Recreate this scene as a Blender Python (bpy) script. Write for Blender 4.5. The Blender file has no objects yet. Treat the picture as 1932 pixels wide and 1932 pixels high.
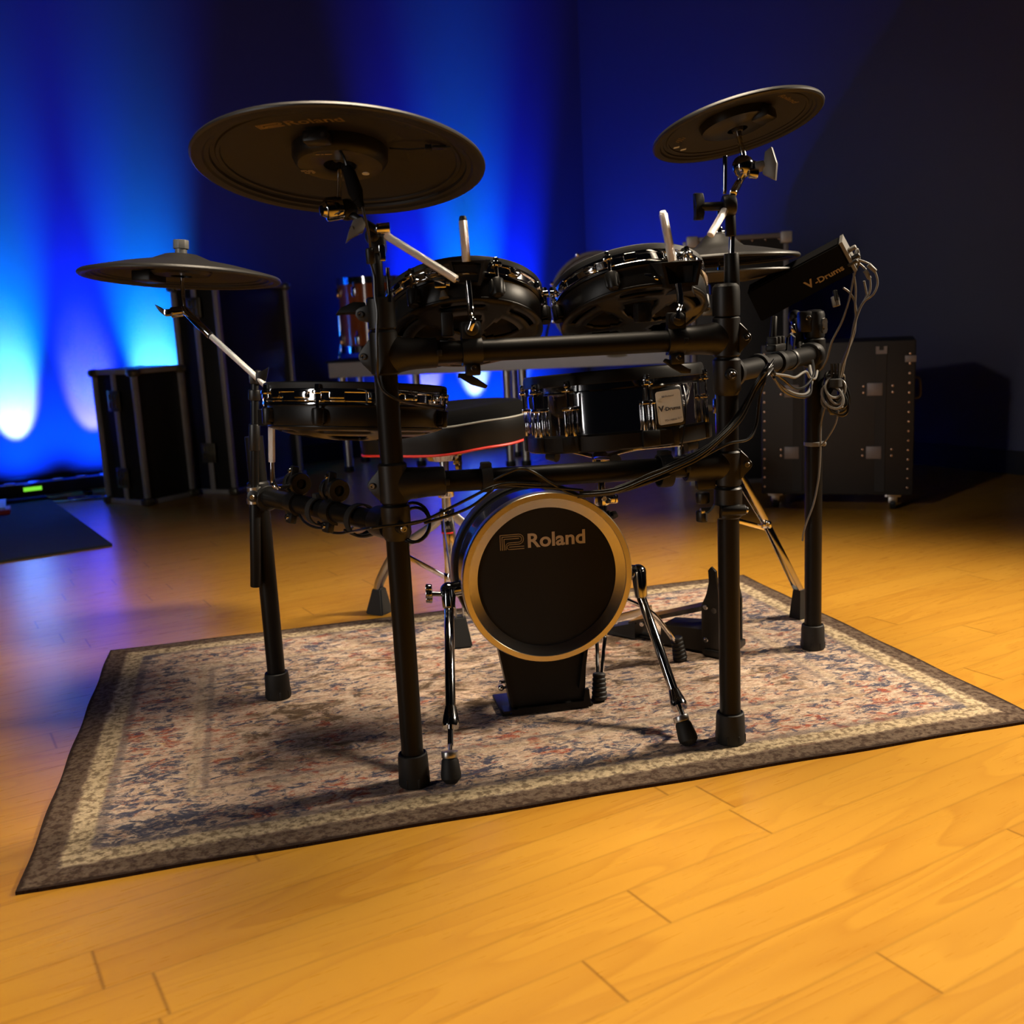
import bpy, bmesh, math, random
from mathutils import Vector, Matrix
random.seed(7)
PI = math.pi
scene = bpy.context.scene
COL = scene.collection
V = Vector

# ------------------------------------------------------------------ camera
F, H = 1950.0, 0.795
PITCH, ROLL = math.atan2(368.5, F), math.radians(2.84)
FW = V((0, math.cos(PITCH), -math.sin(PITCH)))
R0 = V((1, 0, 0)); U0 = R0.cross(FW)
RT = R0*math.cos(ROLL) - U0*math.sin(ROLL)
UP = R0*math.sin(ROLL) + U0*math.cos(ROLL)
CAM = V((0, 0, H))
def at(px, py, Y):
    """point at real depth Y (metres in front of the camera) seen at a pixel of the photograph"""
    d = FW + RT*((px-966)/F) - UP*((py-966)/F)
    return CAM + d*(Y/d.y)
def gr(px, py, z=0.0):
    d = FW + RT*((px-966)/F) - UP*((py-966)/F)
    return CAM + d*((z-H)/d.z)
cam_d = bpy.data.cameras.new('camera'); cam = bpy.data.objects.new('camera', cam_d); COL.objects.link(cam)
cam_d.sensor_width = 36; cam_d.lens = 36*F/1932
cam_d.clip_start = .05
cam.matrix_world = Matrix(((RT.x, UP.x, -FW.x, 0), (RT.y, UP.y, -FW.y, 0), (RT.z, UP.z, -FW.z, H), (0, 0, 0, 1)))
cam_d.dof.use_dof = True; cam_d.dof.focus_distance = 1.95; cam_d.dof.aperture_fstop = 5.0
scene.camera = cam

# ------------------------------------------------------------------ materials
class NT:
    def __init__(s, name):
        s.m = bpy.data.materials.new(name); s.m.use_nodes = True
        s.t = s.m.node_tree; s.b = s.t.nodes['Principled BSDF']
    def n(s, typ, **kw):
        x = s.t.nodes.new(typ)
        for k, v in kw.items():
            if k in x.inputs.keys() if isinstance(k, str) else False: x.inputs[k].default_value = v
            else: setattr(x, k, v)
        return x
    def l(s, a, b): s.t.links.new(a, b)
    def val(s, x, sock):
        if hasattr(x, 'is_output'): s.l(x, sock)
        else: sock.default_value = x
    def math(s, op, a, b=None, c=None):
        x = s.n('ShaderNodeMath', operation=op)
        s.val(a, x.inputs[0])
        if b is not None: s.val(b, x.inputs[1])
        if c is not None: s.val(c, x.inputs[2])
        return x.outputs[0]
    def mix(s, f, a, b, blend='MIX'):
        x = s.n('ShaderNodeMix', data_type='RGBA', blend_type=blend)
        s.val(f, x.inputs[0])
        s.val(a if hasattr(a, 'is_output') else tuple(a)+(1,), x.inputs[6])
        s.val(b if hasattr(b, 'is_output') else tuple(b)+(1,), x.inputs[7])
        return x.outputs[2]
    def ramp(s, f, stops, interp='LINEAR'):
        x = s.n('ShaderNodeValToRGB'); x.color_ramp.interpolation = interp
        e = x.color_ramp.elements
        while len(e) < len(stops): e.new(.5)
        for i, (p, c) in enumerate(stops):
            e[i].position = p; e[i].color = tuple(c)+(1,) if isinstance(c, (tuple, list)) else (c, c, c, 1)
        s.l(f, x.inputs[0]); return x.outputs[0]
    def mapped(s, scale=(1, 1, 1), rot=(0, 0, 0), loc=(0, 0, 0)):
        tc = s.n('ShaderNodeTexCoord'); mp = s.n('ShaderNodeMapping')
        mp.inputs['Scale'].default_value = scale; mp.inputs['Rotation'].default_value = rot; mp.inputs['Location'].default_value = loc
        s.l(tc.outputs['Object'], mp.inputs['Vector']); return mp.outputs[0]
    def noise(s, vec, scale, detail=3, rough=.5, dist=0):
        x = s.n('ShaderNodeTexNoise'); s.l(vec, x.inputs['Vector'])
        x.inputs['Scale'].default_value = scale; x.inputs['Detail'].default_value = detail
        x.inputs['Roughness'].default_value = rough; x.inputs['Distortion'].default_value = dist
        return x.outputs['Fac']
    def bump(s, h, strength=.2, dist=.01):
        x = s.n('ShaderNodeBump'); x.inputs['Strength'].default_value = strength; x.inputs['Distance'].default_value = dist
        s.l(h, x.inputs['Height']); s.l(x.outputs[0], s.b.inputs['Normal'])

def mat(name, col, rough=.5, metal=0, coat=0, spec=.5, grain=None, var=0.0, emit=None):
    """plain procedural material: colour with a slight noise variation and a fine grain"""
    k = NT(name); b = k.b
    b.inputs['Base Color'].default_value = tuple(col)+(1,)
    b.inputs['Roughness'].default_value = rough; b.inputs['Metallic'].default_value = metal
    b.inputs['Coat Weight'].default_value = coat; b.inputs['Specular IOR Level'].default_value = spec
    if var or grain:
        v = k.mapped()
        if var:
            f = k.noise(v, 14, 4, .6)
            k.l(k.mix(f, [c*(1-var) for c in col], [min(1, c*(1+var)) for c in col]), b.inputs['Base Color'])
        if grain:
            f = k.noise(v, grain[0], 2); k.bump(f, grain[1], .001)
    if emit:
        b.inputs['Emission Color'].default_value = tuple(emit[0])+(1,); b.inputs['Emission Strength'].default_value = emit[1]
    return k.m
M = dict(
 rack=mat('black_powder_coat', (.0055, .0052, .0050), .42, 0, spec=.2, grain=(900, .12)),
 plastic=mat('black_moulded_plastic', (.0065, .0062, .0060), .42, spec=.42, grain=(1200, .1)),
 rubber=mat('black_rubber', (.006, .006, .006), .62, grain=(700, .1)),
 chrome=mat('polished_chrome', (.82, .82, .83), .07, 1),
 dchrome=mat('dark_nickel_chrome', (.42, .42, .43), .10, 1),
 knurl=mat('knurled_steel', (.85, .84, .82), .28, 1, grain=(2600, .8)),
 steel=mat('satin_steel', (.55, .54, .52), .32, 1),
 bolt=mat('bolt_steel', (.6, .6, .6), .2, 1),
 cymbal=mat('charcoal_cymbal_rubber', (.0125, .0115, .0105), .50, spec=.3, grain=(1600, .15)),
 ridge=mat('charcoal_cymbal_edge', (.018, .0165, .015), .42, grain=(1600, .1)),
 head=mat('black_mesh_head', (.005, .0045, .0040), .8, grain=(2500, .4)),
 shell=mat('black_pad_shell', (.0075, .0072, .0070), .36, spec=.3, grain=(1500, .12)),
 ringm=mat('satin_kick_ring', (.60, .58, .56), .24, 1, grain=(1400, .12)),
 lip=mat('kick_ring_lip', (.62, .58, .52), .30, 1),
 gloss=mat('gloss_black_shell', (.008, .008, .010), .12, 0, coat=.6),
 gold=mat('faded_gold_print', (.34, .23, .085), .5),
 silverp=mat('silver_print', (.50, .45, .42), .45, .3),
 outline=mat('gold_outline_print', (.33, .25, .14), .5, .0),
 white=mat('white_label', (.80, .81, .76), .5),
 ink=mat('dark_label_ink', (.05, .055, .07), .6),
 inkg=mat('grey_label_ink', (.30, .31, .33), .6),
 vinyl=mat('black_seat_vinyl', (.004, .004, .004), .42, spec=.35, grain=(500, .25)),
 plush=mat('black_seat_fabric', (.0018, .0018, .002), .9, spec=.1, grain=(700, .5)),
 red=mat('red_piping', (.75, .03, .02), .45),
 cream=mat('grey_piping', (.30, .30, .27), .5),
 cable=mat('black_cable_jacket', (.008, .0078, .0075), .30),
 gcable=mat('grey_cable_jacket', (.17, .165, .155), .38),
 velcro=mat('black_hook_tape', (.012, .012, .012), .85, grain=(900, .8)),
 module=mat('black_module_case', (.0022, .0022, .0024), .85, spec=.12, grain=(1500, .1)),
 modend=mat('grey_module_panel', (.13, .125, .115), .45),
 alu=mat('aluminium_case_edge', (.40, .37, .35), .45, .3, var=.25),
 lam=mat('black_case_laminate', (.013, .012, .011), .45, var=.4),
 lam2=mat('dark_grey_case_fibre', (.011, .0095, .0095), .6, var=.35),
 strap=mat('black_case_strap', (.010, .009, .009), .7),
 latch=mat('worn_latch_steel', (.20, .18, .13), .35, .8, var=.5),
 rivet=mat('brass_rivet', (.55, .38, .28), .3, .9),
 buckle=mat('grey_strap_plate', (.17, .15, .15), .5, .2),
 riser=mat('grey_riser_edge', (.66, .64, .67), .5, 0, var=.08),
 deck=mat('black_riser_deck', (.02, .02, .022), .7),
 orange=mat('orange_lacquer_wood', (.42, .095, .012), .16, 0, coat=.7, var=.25),
 felt=mat('lavender_grey_hoop', (.20, .18, .21), .5),
 matt=mat('dark_floor_mat', (.012, .017, .026), .95, grain=(250, .9), var=.3),
 wall=mat('painted_wall', (.072, .075, .115), .85, spec=.06, grain=(120, .08), var=.04),
 base=mat('black_baseboard', (.008, .008, .008), .5),
 green=mat('green_display', (.01, .05, .005), .4, emit=((.25, .9, .05), .9)),
 lens=mat('lamp_lens', (.5, .5, .55), .1),
 paper=mat('pale_case_lid', (.55, .6, .65), .5),
 redplastic=mat('red_plastic', (.45, .03, .03), .5),
)

# ------------------------------------------------------------------ mesh building
def frame(o, z, x=(1, 0, 0)):
    z = V(z).normalized(); x = V(x); x = (x - z*x.dot(z)).normalized(); y = z.cross(x)
    m = Matrix((x, y, z)).transposed().to_4x4(); m.translation = V(o); return m
def spline(pts, k=8, closed=False):
    pts = [V(p) for p in pts]; out = []; n = len(pts)
    rng = range(n) if closed else range(n-1)
    for i in rng:
        if closed: p0, p1, p2, p3 = pts[(i-1) % n], pts[i], pts[(i+1) % n], pts[(i+2) % n]
        else: p0, p1, p2, p3 = pts[max(i-1, 0)], pts[i], pts[i+1], pts[min(i+2, n-1)]
        for j in range(k):
            t = j/k
            out.append(.5*((2*p1)+(p2-p0)*t+(2*p0-5*p1+4*p2-p3)*t*t+(3*p1-p0-3*p2+p3)*t**3))
    if not closed: out.append(pts[-1])
    return out
class MB:
    def __init__(s, m=None): s.bm = bmesh.new(); s.m = m or Matrix()
    def nv(s, co): return s.bm.verts.new(s.m @ V(co))
    def face(s, vs):
        try: return s.bm.faces.new(vs)
        except ValueError: return None
    def lathe(s, prof, n=48, m=None, loop=False):
        keep = s.m
        if m is not None: s.m = keep @ m
        rings = []
        for r, z in prof:
            if r < 1e-6: rings.append([s.nv((0, 0, z))])
            else: rings.append([s.nv((r*math.cos(2*PI*i/n), r*math.sin(2*PI*i/n), z)) for i in range(n)])
        pairs = list(zip(rings[:-1], rings[1:]))
        if loop: pairs.append((rings[-1], rings[0]))
        for a, b in pairs:
            for i in range(n):
                j = (i+1) % n
                if len(a) == 1 and len(b) == 1: continue
                if len(a) == 1: s.face((a[0], b[j], b[i]))
                elif len(b) == 1: s.face((a[i], a[j], b[0]))
                else: s.face((a[i], a[j], b[j], b[i]))
        s.m = keep; return s
    def cyl(s, p0, p1, r0, r1=None, n=20, bev=0.0):
        p0, p1 = V(p0), V(p1); r1 = r0 if r1 is None else r1; L = (p1-p0).length
        z = p1-p0; x = (1, 0, 0) if abs(z.normalized().x) < .9 else (0, 1, 0)
        b = min(bev, L*.45, r0*.9, r1*.9)
        if b > 0: pr = [(0, 0), (r0-b, 0), (r0-b*.3, b*.3), (r0, b), (r1, L-b), (r1-b*.3, L-b*.3), (r1-b, L), (0, L)]
        else: pr = [(0, 0), (r0, 0), (r1, L), (0, L)]
        return s.lathe(pr, n, frame(p0, z, x))
    def tube(s, path, r, n=8, closed=False, flat=None):
        path = [V(p) for p in path]; N = len(path); rings = []
        rr = r if isinstance(r, (list, tuple)) else [r]*N
        t0 = (path[1]-path[0]).normalized()
        u = V((0, 0, 1)) if abs(t0.z) < .9 else V((1, 0, 0))
        u = (u-t0*u.dot(t0)).normalized()
        for i in range(N):
            a = path[i-1] if (i > 0 or closed) else path[i]; b = path[(i+1) % N] if (i < N-1 or closed) else path[i]
            t = (b-a).normalized(); u = (u-t*u.dot(t))
            u = u.normalized() if u.length > 1e-6 else t.orthogonal().normalized()
            w = t.cross(u)
            fx, fy = flat or (1, 1)
            rings.append([s.nv(path[i]+rr[i]*(u*math.cos(2*PI*k/n)*fx+w*math.sin(2*PI*k/n)*fy)) for k in range(n)])
        pr = list(zip(rings[:-1], rings[1:]))
        if closed: pr.append((rings[-1], rings[0]))
        for a, b in pr:
            for k in range(n): s.face((a[k], a[(k+1) % n], b[(k+1) % n], b[k]))
        if not closed: s.face(rings[0][::-1]); s.face(rings[-1])
        return s
    def box(s, c, size, m=None, bev=0.0):
        keep = s.m
        if m is not None: s.m = keep @ m
        c = V(c); h = V(size)*.5; vs = []
        for x in (-1, 1):
            for y in (-1, 1):
                for z in (-1, 1): vs.append(s.nv(c+V((x*h.x, y*h.y, z*h.z))))
        fs = [s.face([vs[i] for i in f]) for f in ((0, 1, 3, 2), (4, 6, 7, 5), (0, 4, 5, 1), (2, 3, 7, 6), (0, 2, 6, 4), (1, 5, 7, 3))]
        if bev > 0:
            es = list({e for f in fs for e in f.edges})
            bmesh.ops.bevel(s.bm, geom=es, offset=bev, segments=2, affect='EDGES', profile=.5)
        s.m = keep; return s
    def prism(s, poly, z0, z1, m=None, bev=0.0):
        keep = s.m
        if m is not None: s.m = keep @ m
        a = [s.nv((x, y, z0)) for x, y in poly]; b = [s.nv((x, y, z1)) for x, y in poly]; n = len(poly)
        fs = [s.face(a[::-1]), s.face(b)]+[s.face((a[i], a[(i+1) % n], b[(i+1) % n], b[i])) for i in range(n)]
        if bev > 0:
            es = list({e for f in fs if f for e in f.edges})
            bmesh.ops.bevel(s.bm, geom=es, offset=bev, segments=2, affect='EDGES', profile=.5)
        s.m = keep; return s
    def hexa(s, b, t):
        """eight corners: four of the bottom, four of the top"""
        a = [s.nv(p) for p in b]; c = [s.nv(p) for p in t]
        s.face(a[::-1]); s.face(c)
        for i in range(4): s.face((a[i], a[(i+1) % 4], c[(i+1) % 4], c[i]))
        return s
    def ball(s, c, r, n=16):
        k = n//2; c = V(c)
        return s.lathe([(r*math.sin(PI*i/k), -r*math.cos(PI*i/k)) for i in range(k+1)], n, Matrix.Translation(c))
    def wing(s, c, ax, up, L=.03, w=.02, t=.006):
        """a wing screw: barrel along ax and two ears spread along up"""
        c, ax = V(c), V(ax).normalized(); m = frame(c, ax, V(up))
        s.lathe([(0, 0), (.006, 0), (.0055, L*.8), (0, L*.8)], 12, m)
        for k in (-1, 1):
            s.prism([(0, -.005), (k*w*.6, -.0065), (k*w*1.1, -.004), (k*w*1.2, .0), (k*w*1.1, .004), (k*w*.6, .0065), (0, .005)], L*.25, L*.25+t*2.2, m)
        return s
ORG = {}
def build(mb, name, m, parent=None, ang=35, smooth=True):
    bmesh.ops.remove_doubles(mb.bm, verts=mb.bm.verts, dist=1e-6)
    bmesh.ops.recalc_face_normals(mb.bm, faces=mb.bm.faces)
    o0 = ORG.get(parent.name, V((0, 0, 0))) if parent else V((0, 0, 0))
    if parent is None:
        zs = [v.co.z for v in mb.bm.verts]; n = len(zs)
        o0 = V((sum(v.co.x for v in mb.bm.verts)/n, sum(v.co.y for v in mb.bm.verts)/n, min(zs)))
    for v in mb.bm.verts: v.co -= o0
    me = bpy.data.meshes.new(name); mb.bm.to_mesh(me); mb.bm.free()
    if smooth:
        me.polygons.foreach_set('use_smooth', [True]*len(me.polygons)); me.set_sharp_from_angle(angle=math.radians(ang))
    me.materials.append(M[m] if isinstance(m, str) else m)
    o = bpy.data.objects.new(name, me); COL.objects.link(o)
    if parent: o.parent = parent
    else: o.location = o0
    ORG[o.name] = o0
    return o
def tag(o, label, cat=None, group=None, kind=None):
    o['label'] = label
    if cat: o['category'] = cat
    if group: o['group'] = group
    if kind: o['kind'] = kind
    return o
def thing(name, label, cat, loc, group=None):
    o = bpy.data.objects.new(name, None); COL.objects.link(o); o.location = V(loc); o.empty_display_size = .05
    ORG[o.name] = V(loc); return tag(o, label, cat, group)
def clone(o, off=(0, 0, 0)):
    """copy a thing, its parts and sub-parts, moved by off"""
    def rec(x, par):
        c = x.copy(); COL.objects.link(c); c.parent = par
        if par is None: c.location = x.location+V(off)
        for ch in x.children: rec(ch, c)
        return c
    return rec(o, None)
def lettering(txt, m, size, material, parent, name='lettering', sx=1.0, bold=0.0, extr=.0003, align='LEFT'):
    cu = bpy.data.curves.new('txt', 'FONT'); cu.body = txt; cu.size = size; cu.extrude = extr; cu.offset = bold; cu.align_x = align
    to = bpy.data.objects.new('txt', cu); COL.objects.link(to)
    dg = bpy.context.evaluated_depsgraph_get(); dg.update()
    me = bpy.data.meshes.new_from_object(to.evaluated_get(dg)); bpy.data.objects.remove(to); bpy.data.curves.remove(cu)
    mb = MB(); mb.bm.from_mesh(me); bpy.data.meshes.remove(me)
    mm = m @ Matrix.Diagonal((sx, 1, 1, 1))
    for v in mb.bm.verts: v.co = mm @ v.co
    return build(mb, name, material, parent, smooth=False)
def emblem(m, s, material, parent, w=.055):
    """the line emblem beside the maker's name: nested lines that run up, over, round and back"""
    mb = MB(m)
    def path(pts): 
        P = [V((x*s, y*s, 0)) for x, y in pts]; r = w*s*.5
        for a, b in zip(P[:-1], P[1:]):
            d = (b-a); L = d.length; d.normalize(); q = V((-d.y, d.x, 0))*r
            p = [a-d*r+q, a-d*r-q, b+d*r-q, b+d*r+q]
            mb.prism([(c.x, c.y) for c in p], 0, .0003)
    def arc(cx, cy, r, a0, a1, n=8): return [(cx+r*math.cos(math.radians(a0+(a1-a0)*i/n)), cy+r*math.sin(math.radians(a0+(a1-a0)*i/n))) for i in range(n+1)]
    for k in range(3):
        d = k*.13
        top = 1-d; rr = .34-d
        right = arc(1.26, .66, rr, 90, -90) if rr > .05 else [(1.26, .66)]
        path([(d, 0), (d, top), (1.26, top)]+right[1:]) if k < 2 else path([(d, 0), (d, .72), (1.26, .72)])
    for k in range(3):
        r2 = .33-k*.13
        path([(1.26, .32+k*.13 if k < 2 else .58), (.62, .32+k*.13 if k < 2 else .58)]+arc(.62, .16+.0*k, max(.05, .16-k*.05), 90, 270)[1:]+[(1.60, k*.05)]) if k == 0 else None
    path([(1.26, .45), (.60, .45)]+arc(.60, .225, .225, 90, 180)[1:]+[(.375, 0)])
    path([(.62, .16), (1.60, .16)])
    return build(mb, 'emblem', material, parent, smooth=False)
# ------------------------------------------------------------------ procedural floor and rug
def floor_material():
    k = NT('honey_laminate_planks'); PW, PL = .0972, .90
    tc = k.n('ShaderNodeTexCoord'); mp = k.n('ShaderNodeMapping'); k.l(tc.outputs['Object'], mp.inputs['Vector'])
    mp.inputs['Rotation'].default_value = (0, 0, math.radians(-30))
    sp = k.n('ShaderNodeSeparateXYZ'); k.l(mp.outputs[0], sp.inputs[0])
    v = k.math('DIVIDE', k.math('ADD', sp.outputs[1], FLOOR_V), PW); row = k.math('FLOOR', v); fv = k.math('FRACT', v)
    wn = k.n('ShaderNodeTexWhiteNoise', noise_dimensions='1D'); k.l(k.math('ADD', row, 31.7), wn.inputs['W'])
    u = k.math('ADD', k.math('DIVIDE', sp.outputs[0], PL), wn.outputs['Value']); idx = k.math('FLOOR', u); fu = k.math('FRACT', u)
    cx2 = k.n('ShaderNodeCombineXYZ'); k.l(row, cx2.inputs[0]); k.l(idx, cx2.inputs[1])
    w2 = k.n('ShaderNodeTexWhiteNoise', noise_dimensions='2D'); k.l(cx2.outputs[0], w2.inputs['Vector']); rnd = w2.outputs['Value']
    su = k.math('MULTIPLY', k.math('MINIMUM', fu, k.math('SUBTRACT', 1, fu)), PL); sv = k.math('MULTIPLY', k.math('MINIMUM', fv, k.math('SUBTRACT', 1, fv)), PW)
    endj = k.ramp(su, [(0, .75), (.0007, .55), (.0014, 0)]); sidej = k.ramp(sv, [(0, .3), (.0005, .2), (.0010, 0)])
    # each plank slides its own piece of figure
    cx = k.n('ShaderNodeCombineXYZ'); k.l(k.math('MULTIPLY', rnd, 37.3), cx.inputs[0]); k.l(k.math('MULTIPLY', rnd, 9.1), cx.inputs[2])
    ad = k.n('ShaderNodeVectorMath', operation='ADD'); k.l(mp.outputs[0], ad.inputs[0]); k.l(cx.outputs[0], ad.inputs[1])
    st = k.n('ShaderNodeVectorMath', operation='MULTIPLY'); k.l(ad.outputs[0], st.inputs[0]); st.inputs[1].default_value = (1.0, 7.0, 1)
    n1 = k.noise(st.outputs[0], 1.25, 1.5, .45, .9)
    rings = k.math('FRACT', k.math('MULTIPLY', n1, 8.0))
    ringl = k.ramp(rings, [(0, .15), (.10, .95), (.55, .75), (.88, .40), (1, .15)])
    st2 = k.n('ShaderNodeVectorMath', operation='MULTIPLY'); k.l(ad.outputs[0], st2.inputs[0]); st2.inputs[1].default_value = (4, 90, 1)
    fine = k.noise(st2.outputs[0], 3, 3, .6)
    broad = k.noise(st.outputs[0], .8, 3, .5, .3)
    c = k.mix(ringl, (.415, .172, .0172), (.56, .274, .030))
    c = k.mix(k.math('MULTIPLY', k.math('SUBTRACT', fine, .3), .4), c, (.60, .33, .05))
    c = k.mix(k.math('MULTIPLY', broad, .6), c, (.40, .175, .0175))
    c = k.mix(k.math('MULTIPLY', rnd, .4), c, (.58, .30, .038))
    c = k.mix(k.math('MULTIPLY', k.math('MAXIMUM', endj, sidej), .8), c, (.13, .05, .007))
    k.l(c, k.b.inputs['Base Color'])
    k.l(k.math('ADD', k.math('MULTIPLY', fine, .10), .24), k.b.inputs['Roughness'])
    k.b.inputs['Specular IOR Level'].default_value = .42
    k.bump(k.math('SUBTRACT', k.math('MULTIPLY', fine, .15), k.math('MAXIMUM', endj, sidej)), .12, .0008)
    return k.m
FLOOR_V = -(.989-2.6*math.cos(math.radians(30)))
RUG_W, RUG_D = 1.80, 1.21
def rug_material():
    k = NT('faded_oriental_pile')
    tc = k.n('ShaderNodeTexCoord'); sx = k.n('ShaderNodeSeparateXYZ'); k.l(tc.outputs['Object'], sx.inputs[0])
    X, Y = sx.outputs[0], sx.outputs[1]
    wob = k.noise(k.mapped((1, 1, 1)), 38, 3, .6)
    wob = k.math('MULTIPLY', k.math('SUBTRACT', wob, .5), .016)
    d = k.math('MINIMUM', k.math('SUBTRACT', RUG_W/2, k.math('ABSOLUTE', X)), k.math('SUBTRACT', RUG_D/2, k.math('ABSOLUTE', Y)))
    d = k.math('ADD', d, wob)
    st = k.mapped((1, 2.1, 1)); st2 = k.mapped((1.4, 2.4, 1), loc=(3.1, 1.7, 0)); st3 = k.mapped((1.2, 2.0, 1), loc=(7.3, 4.1, 0))
    lo = k.noise(k.mapped((1, 1.2, 1), loc=(2, 5, 0)), 3.2, 3, .5, .4)
    hi = k.noise(st, 26, 5, .7, 1.2)
    tex = k.noise(k.mapped((42, 105, 1)), 1.7, 4, .65, 1.8)
    base = k.ramp(hi, [(.28, (.24, .15, .095)), (.40, (.43, .29, .205)), (.52, (.60, .445, .33)), (.64, (.70, .56, .43)), (.78, (.50, .36, .27))])
    pink = k.mix(k.ramp(lo, [(.46, 0), (.66, .45)]), base, (.52, .345, .25), 'MIX')
    navy = k.noise(st2, 21, 7, .72, 1.0); rust = k.noise(st3, 19, 7, .72, 1.0)
    amt = k.noise(k.mapped((1, 1, 1), loc=(1.3, .4, 0)), 2.6, 2, .5)
    # motifs cluster along the border band and in rosettes
    vo = k.n('ShaderNodeTexVoronoi'); k.l(k.mapped((1, 1.15, 1), loc=(.2, .3, 0)), vo.inputs['Vector']); vo.inputs['Scale'].default_value = 5.2; vo.inputs['Randomness'].default_value = .35
    ros = k.ramp(vo.outputs['Distance'], [(.10, -.0), (.24, .085), (.42, .01), (.6, .05)])
    rosv = k.n('ShaderNodeSeparateColor'); k.l(ros, rosv.inputs[0])
    band = k.ramp(d, [(.05, 0), (.10, .02), (.15, .045), (.21, .02), (.26, 0.0), (.30, .025), (.45, -.0)])
    bandv = k.n('ShaderNodeSeparateColor'); k.l(band, bandv.inputs[0])
    boost = k.math('ADD', rosv.outputs[0], bandv.outputs[0])
    fz = k.math('MULTIPLY', k.math('SUBTRACT', .5, tex), .16)
    navy = k.math('ADD', navy, fz); rust = k.math('ADD', rust, fz)
    nv = k.math('ADD', k.math('ADD', navy, boost), k.math('MULTIPLY', k.math('SUBTRACT', amt, .5), .25))
    rv = k.math('ADD', k.math('ADD', rust, k.math('MULTIPLY', boost, .8)), k.math('MULTIPLY', k.math('SUBTRACT', .5, amt), .3))
    c = k.mix(k.ramp(rv, [(.585, 0), (.685, .95)]), pink, (.38, .085, .042))
    c = k.mix(k.ramp(nv, [(.555, 0), (.655, .95)]), c, (.060, .070, .115))
    brn = k.math('ADD', k.noise(k.mapped((1, 1.7, 1), loc=(9, 2, 0)), 11, 5, .7, .8), k.math('MULTIPLY', k.math('SUBTRACT', lo, .5), .45))
    centre = k.ramp(d, [(.26, 0), (.36, 1)])
    cs = k.n('ShaderNodeSeparateColor'); k.l(centre, cs.inputs[0])
    c = k.mix(k.math('MULTIPLY', k.ramp(brn, [(.50, 0), (.62, .95)]), cs.outputs[0]), c, (.115, .075, .045))
    gold = k.noise(k.mapped((1.2, 2.2, 1), loc=(4, 8, 0)), 21, 4, .6, 1)
    c = k.mix(k.ramp(gold, [(.64, 0), (.72, .7)]), c, (.62, .40, .16))
    # guard stripes and dark edge
    ck = k.ramp(k.noise(k.mapped((1, 1, 1), loc=(5, 5, 5)), 75, 2, .6), [(.40, 0), (.56, 1)])
    def strip(a, b, s=.006): return k.ramp(d, [(a-s, 0), (a, 1), (b, 1), (b+s, 0)])
    c = k.mix(k.math('MULTIPLY', strip(.052, .088), .92), c, k.mix(ck, (.22, .16, .095), (.60, .47, .29)))
    c = k.mix(k.math('MULTIPLY', strip(.094, .104), .6), c, (.12, .10, .10))
    c = k.mix(k.math('MULTIPLY', strip(.234, .248), .5), c, k.mix(ck, (.30, .21, .14), (.58, .46, .31)))
    c = k.mix(k.math('MULTIPLY', strip(.258, .266), .5), c, (.10, .09, .10))
    edge = k.ramp(d, [(.046, 1), (.054, 0)])
    c = k.mix(edge, c, k.mix(ck, (.070, .042, .028), (.15, .105, .072)))
    c = k.mix(k.ramp(d, [(.004, 1), (.009, 0)]), c, (.035, .02, .013))
    fib = k.ramp(tex, [(.30, .28), (.44, .85), (.54, 1.05), (.7, 1.3)])
    c = k.mix(.75, c, fib, 'MULTIPLY')
    k.l(c, k.b.inputs['Base Color'])
    k.b.inputs['Roughness'].default_value = .95; k.b.inputs['Specular IOR Level'].default_value = .15
    k.bump(k.math('ADD', k.math('MULTIPLY', tex, 1.0), hi), .55, .006)
    return k.m

# ------------------------------------------------------------------ the room
FZ = -.008                                    # floor level; the rug's pile top is z = 0
mb = MB(); mb.box((0, 2.6, FZ-.05), (13, 11, .1))
o = build(mb, 'floor', floor_material(), smooth=False); tag(o, 'glossy honey coloured wood plank floor', kind='structure')
CORNER = V((.587, 7.186, 0)); LD = V((-math.cos(PI/6), -.5, 0)); RD = V((.5376, -.8432, 0))
def wall(name, d, L, inward, z0, z1, t, label, m, off=0.0):
    a = CORNER + inward*off; mbx = MB()
    p = [a-d*.12 if off == 0 else a, a+d*L]; q = [x-inward*t for x in p] if off == 0 else [x+inward*t for x in p]
    mbx.hexa([V((x.x, x.y, z0)) for x in (p[0], p[1], q[1], q[0])], [V((x.x, x.y, z1)) for x in (p[0], p[1], q[1], q[0])])
    return tag(build(mbx, name, m, smooth=False), label, kind='structure')
NL = V((.5, -.866, 0)); NR = V((-.8432, -.5376, 0))
wall('wall_left', LD, 6.2, NL, FZ, 4.2, .12, 'painted wall washed by blue uplights', 'wall')
wall('wall_right', RD, 6.0, NR, FZ, 4.2, .12, 'dark unlit painted wall behind the road cases', 'wall')
wall('baseboard_left', LD, 6.0, NL, FZ, .098, .014, 'black baseboard under the blue wall', 'base', off=.001)
wall('baseboard_right', RD, 5.8, NR, FZ, .098, .014, 'black baseboard under the dark wall', 'base', off=.001)

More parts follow.
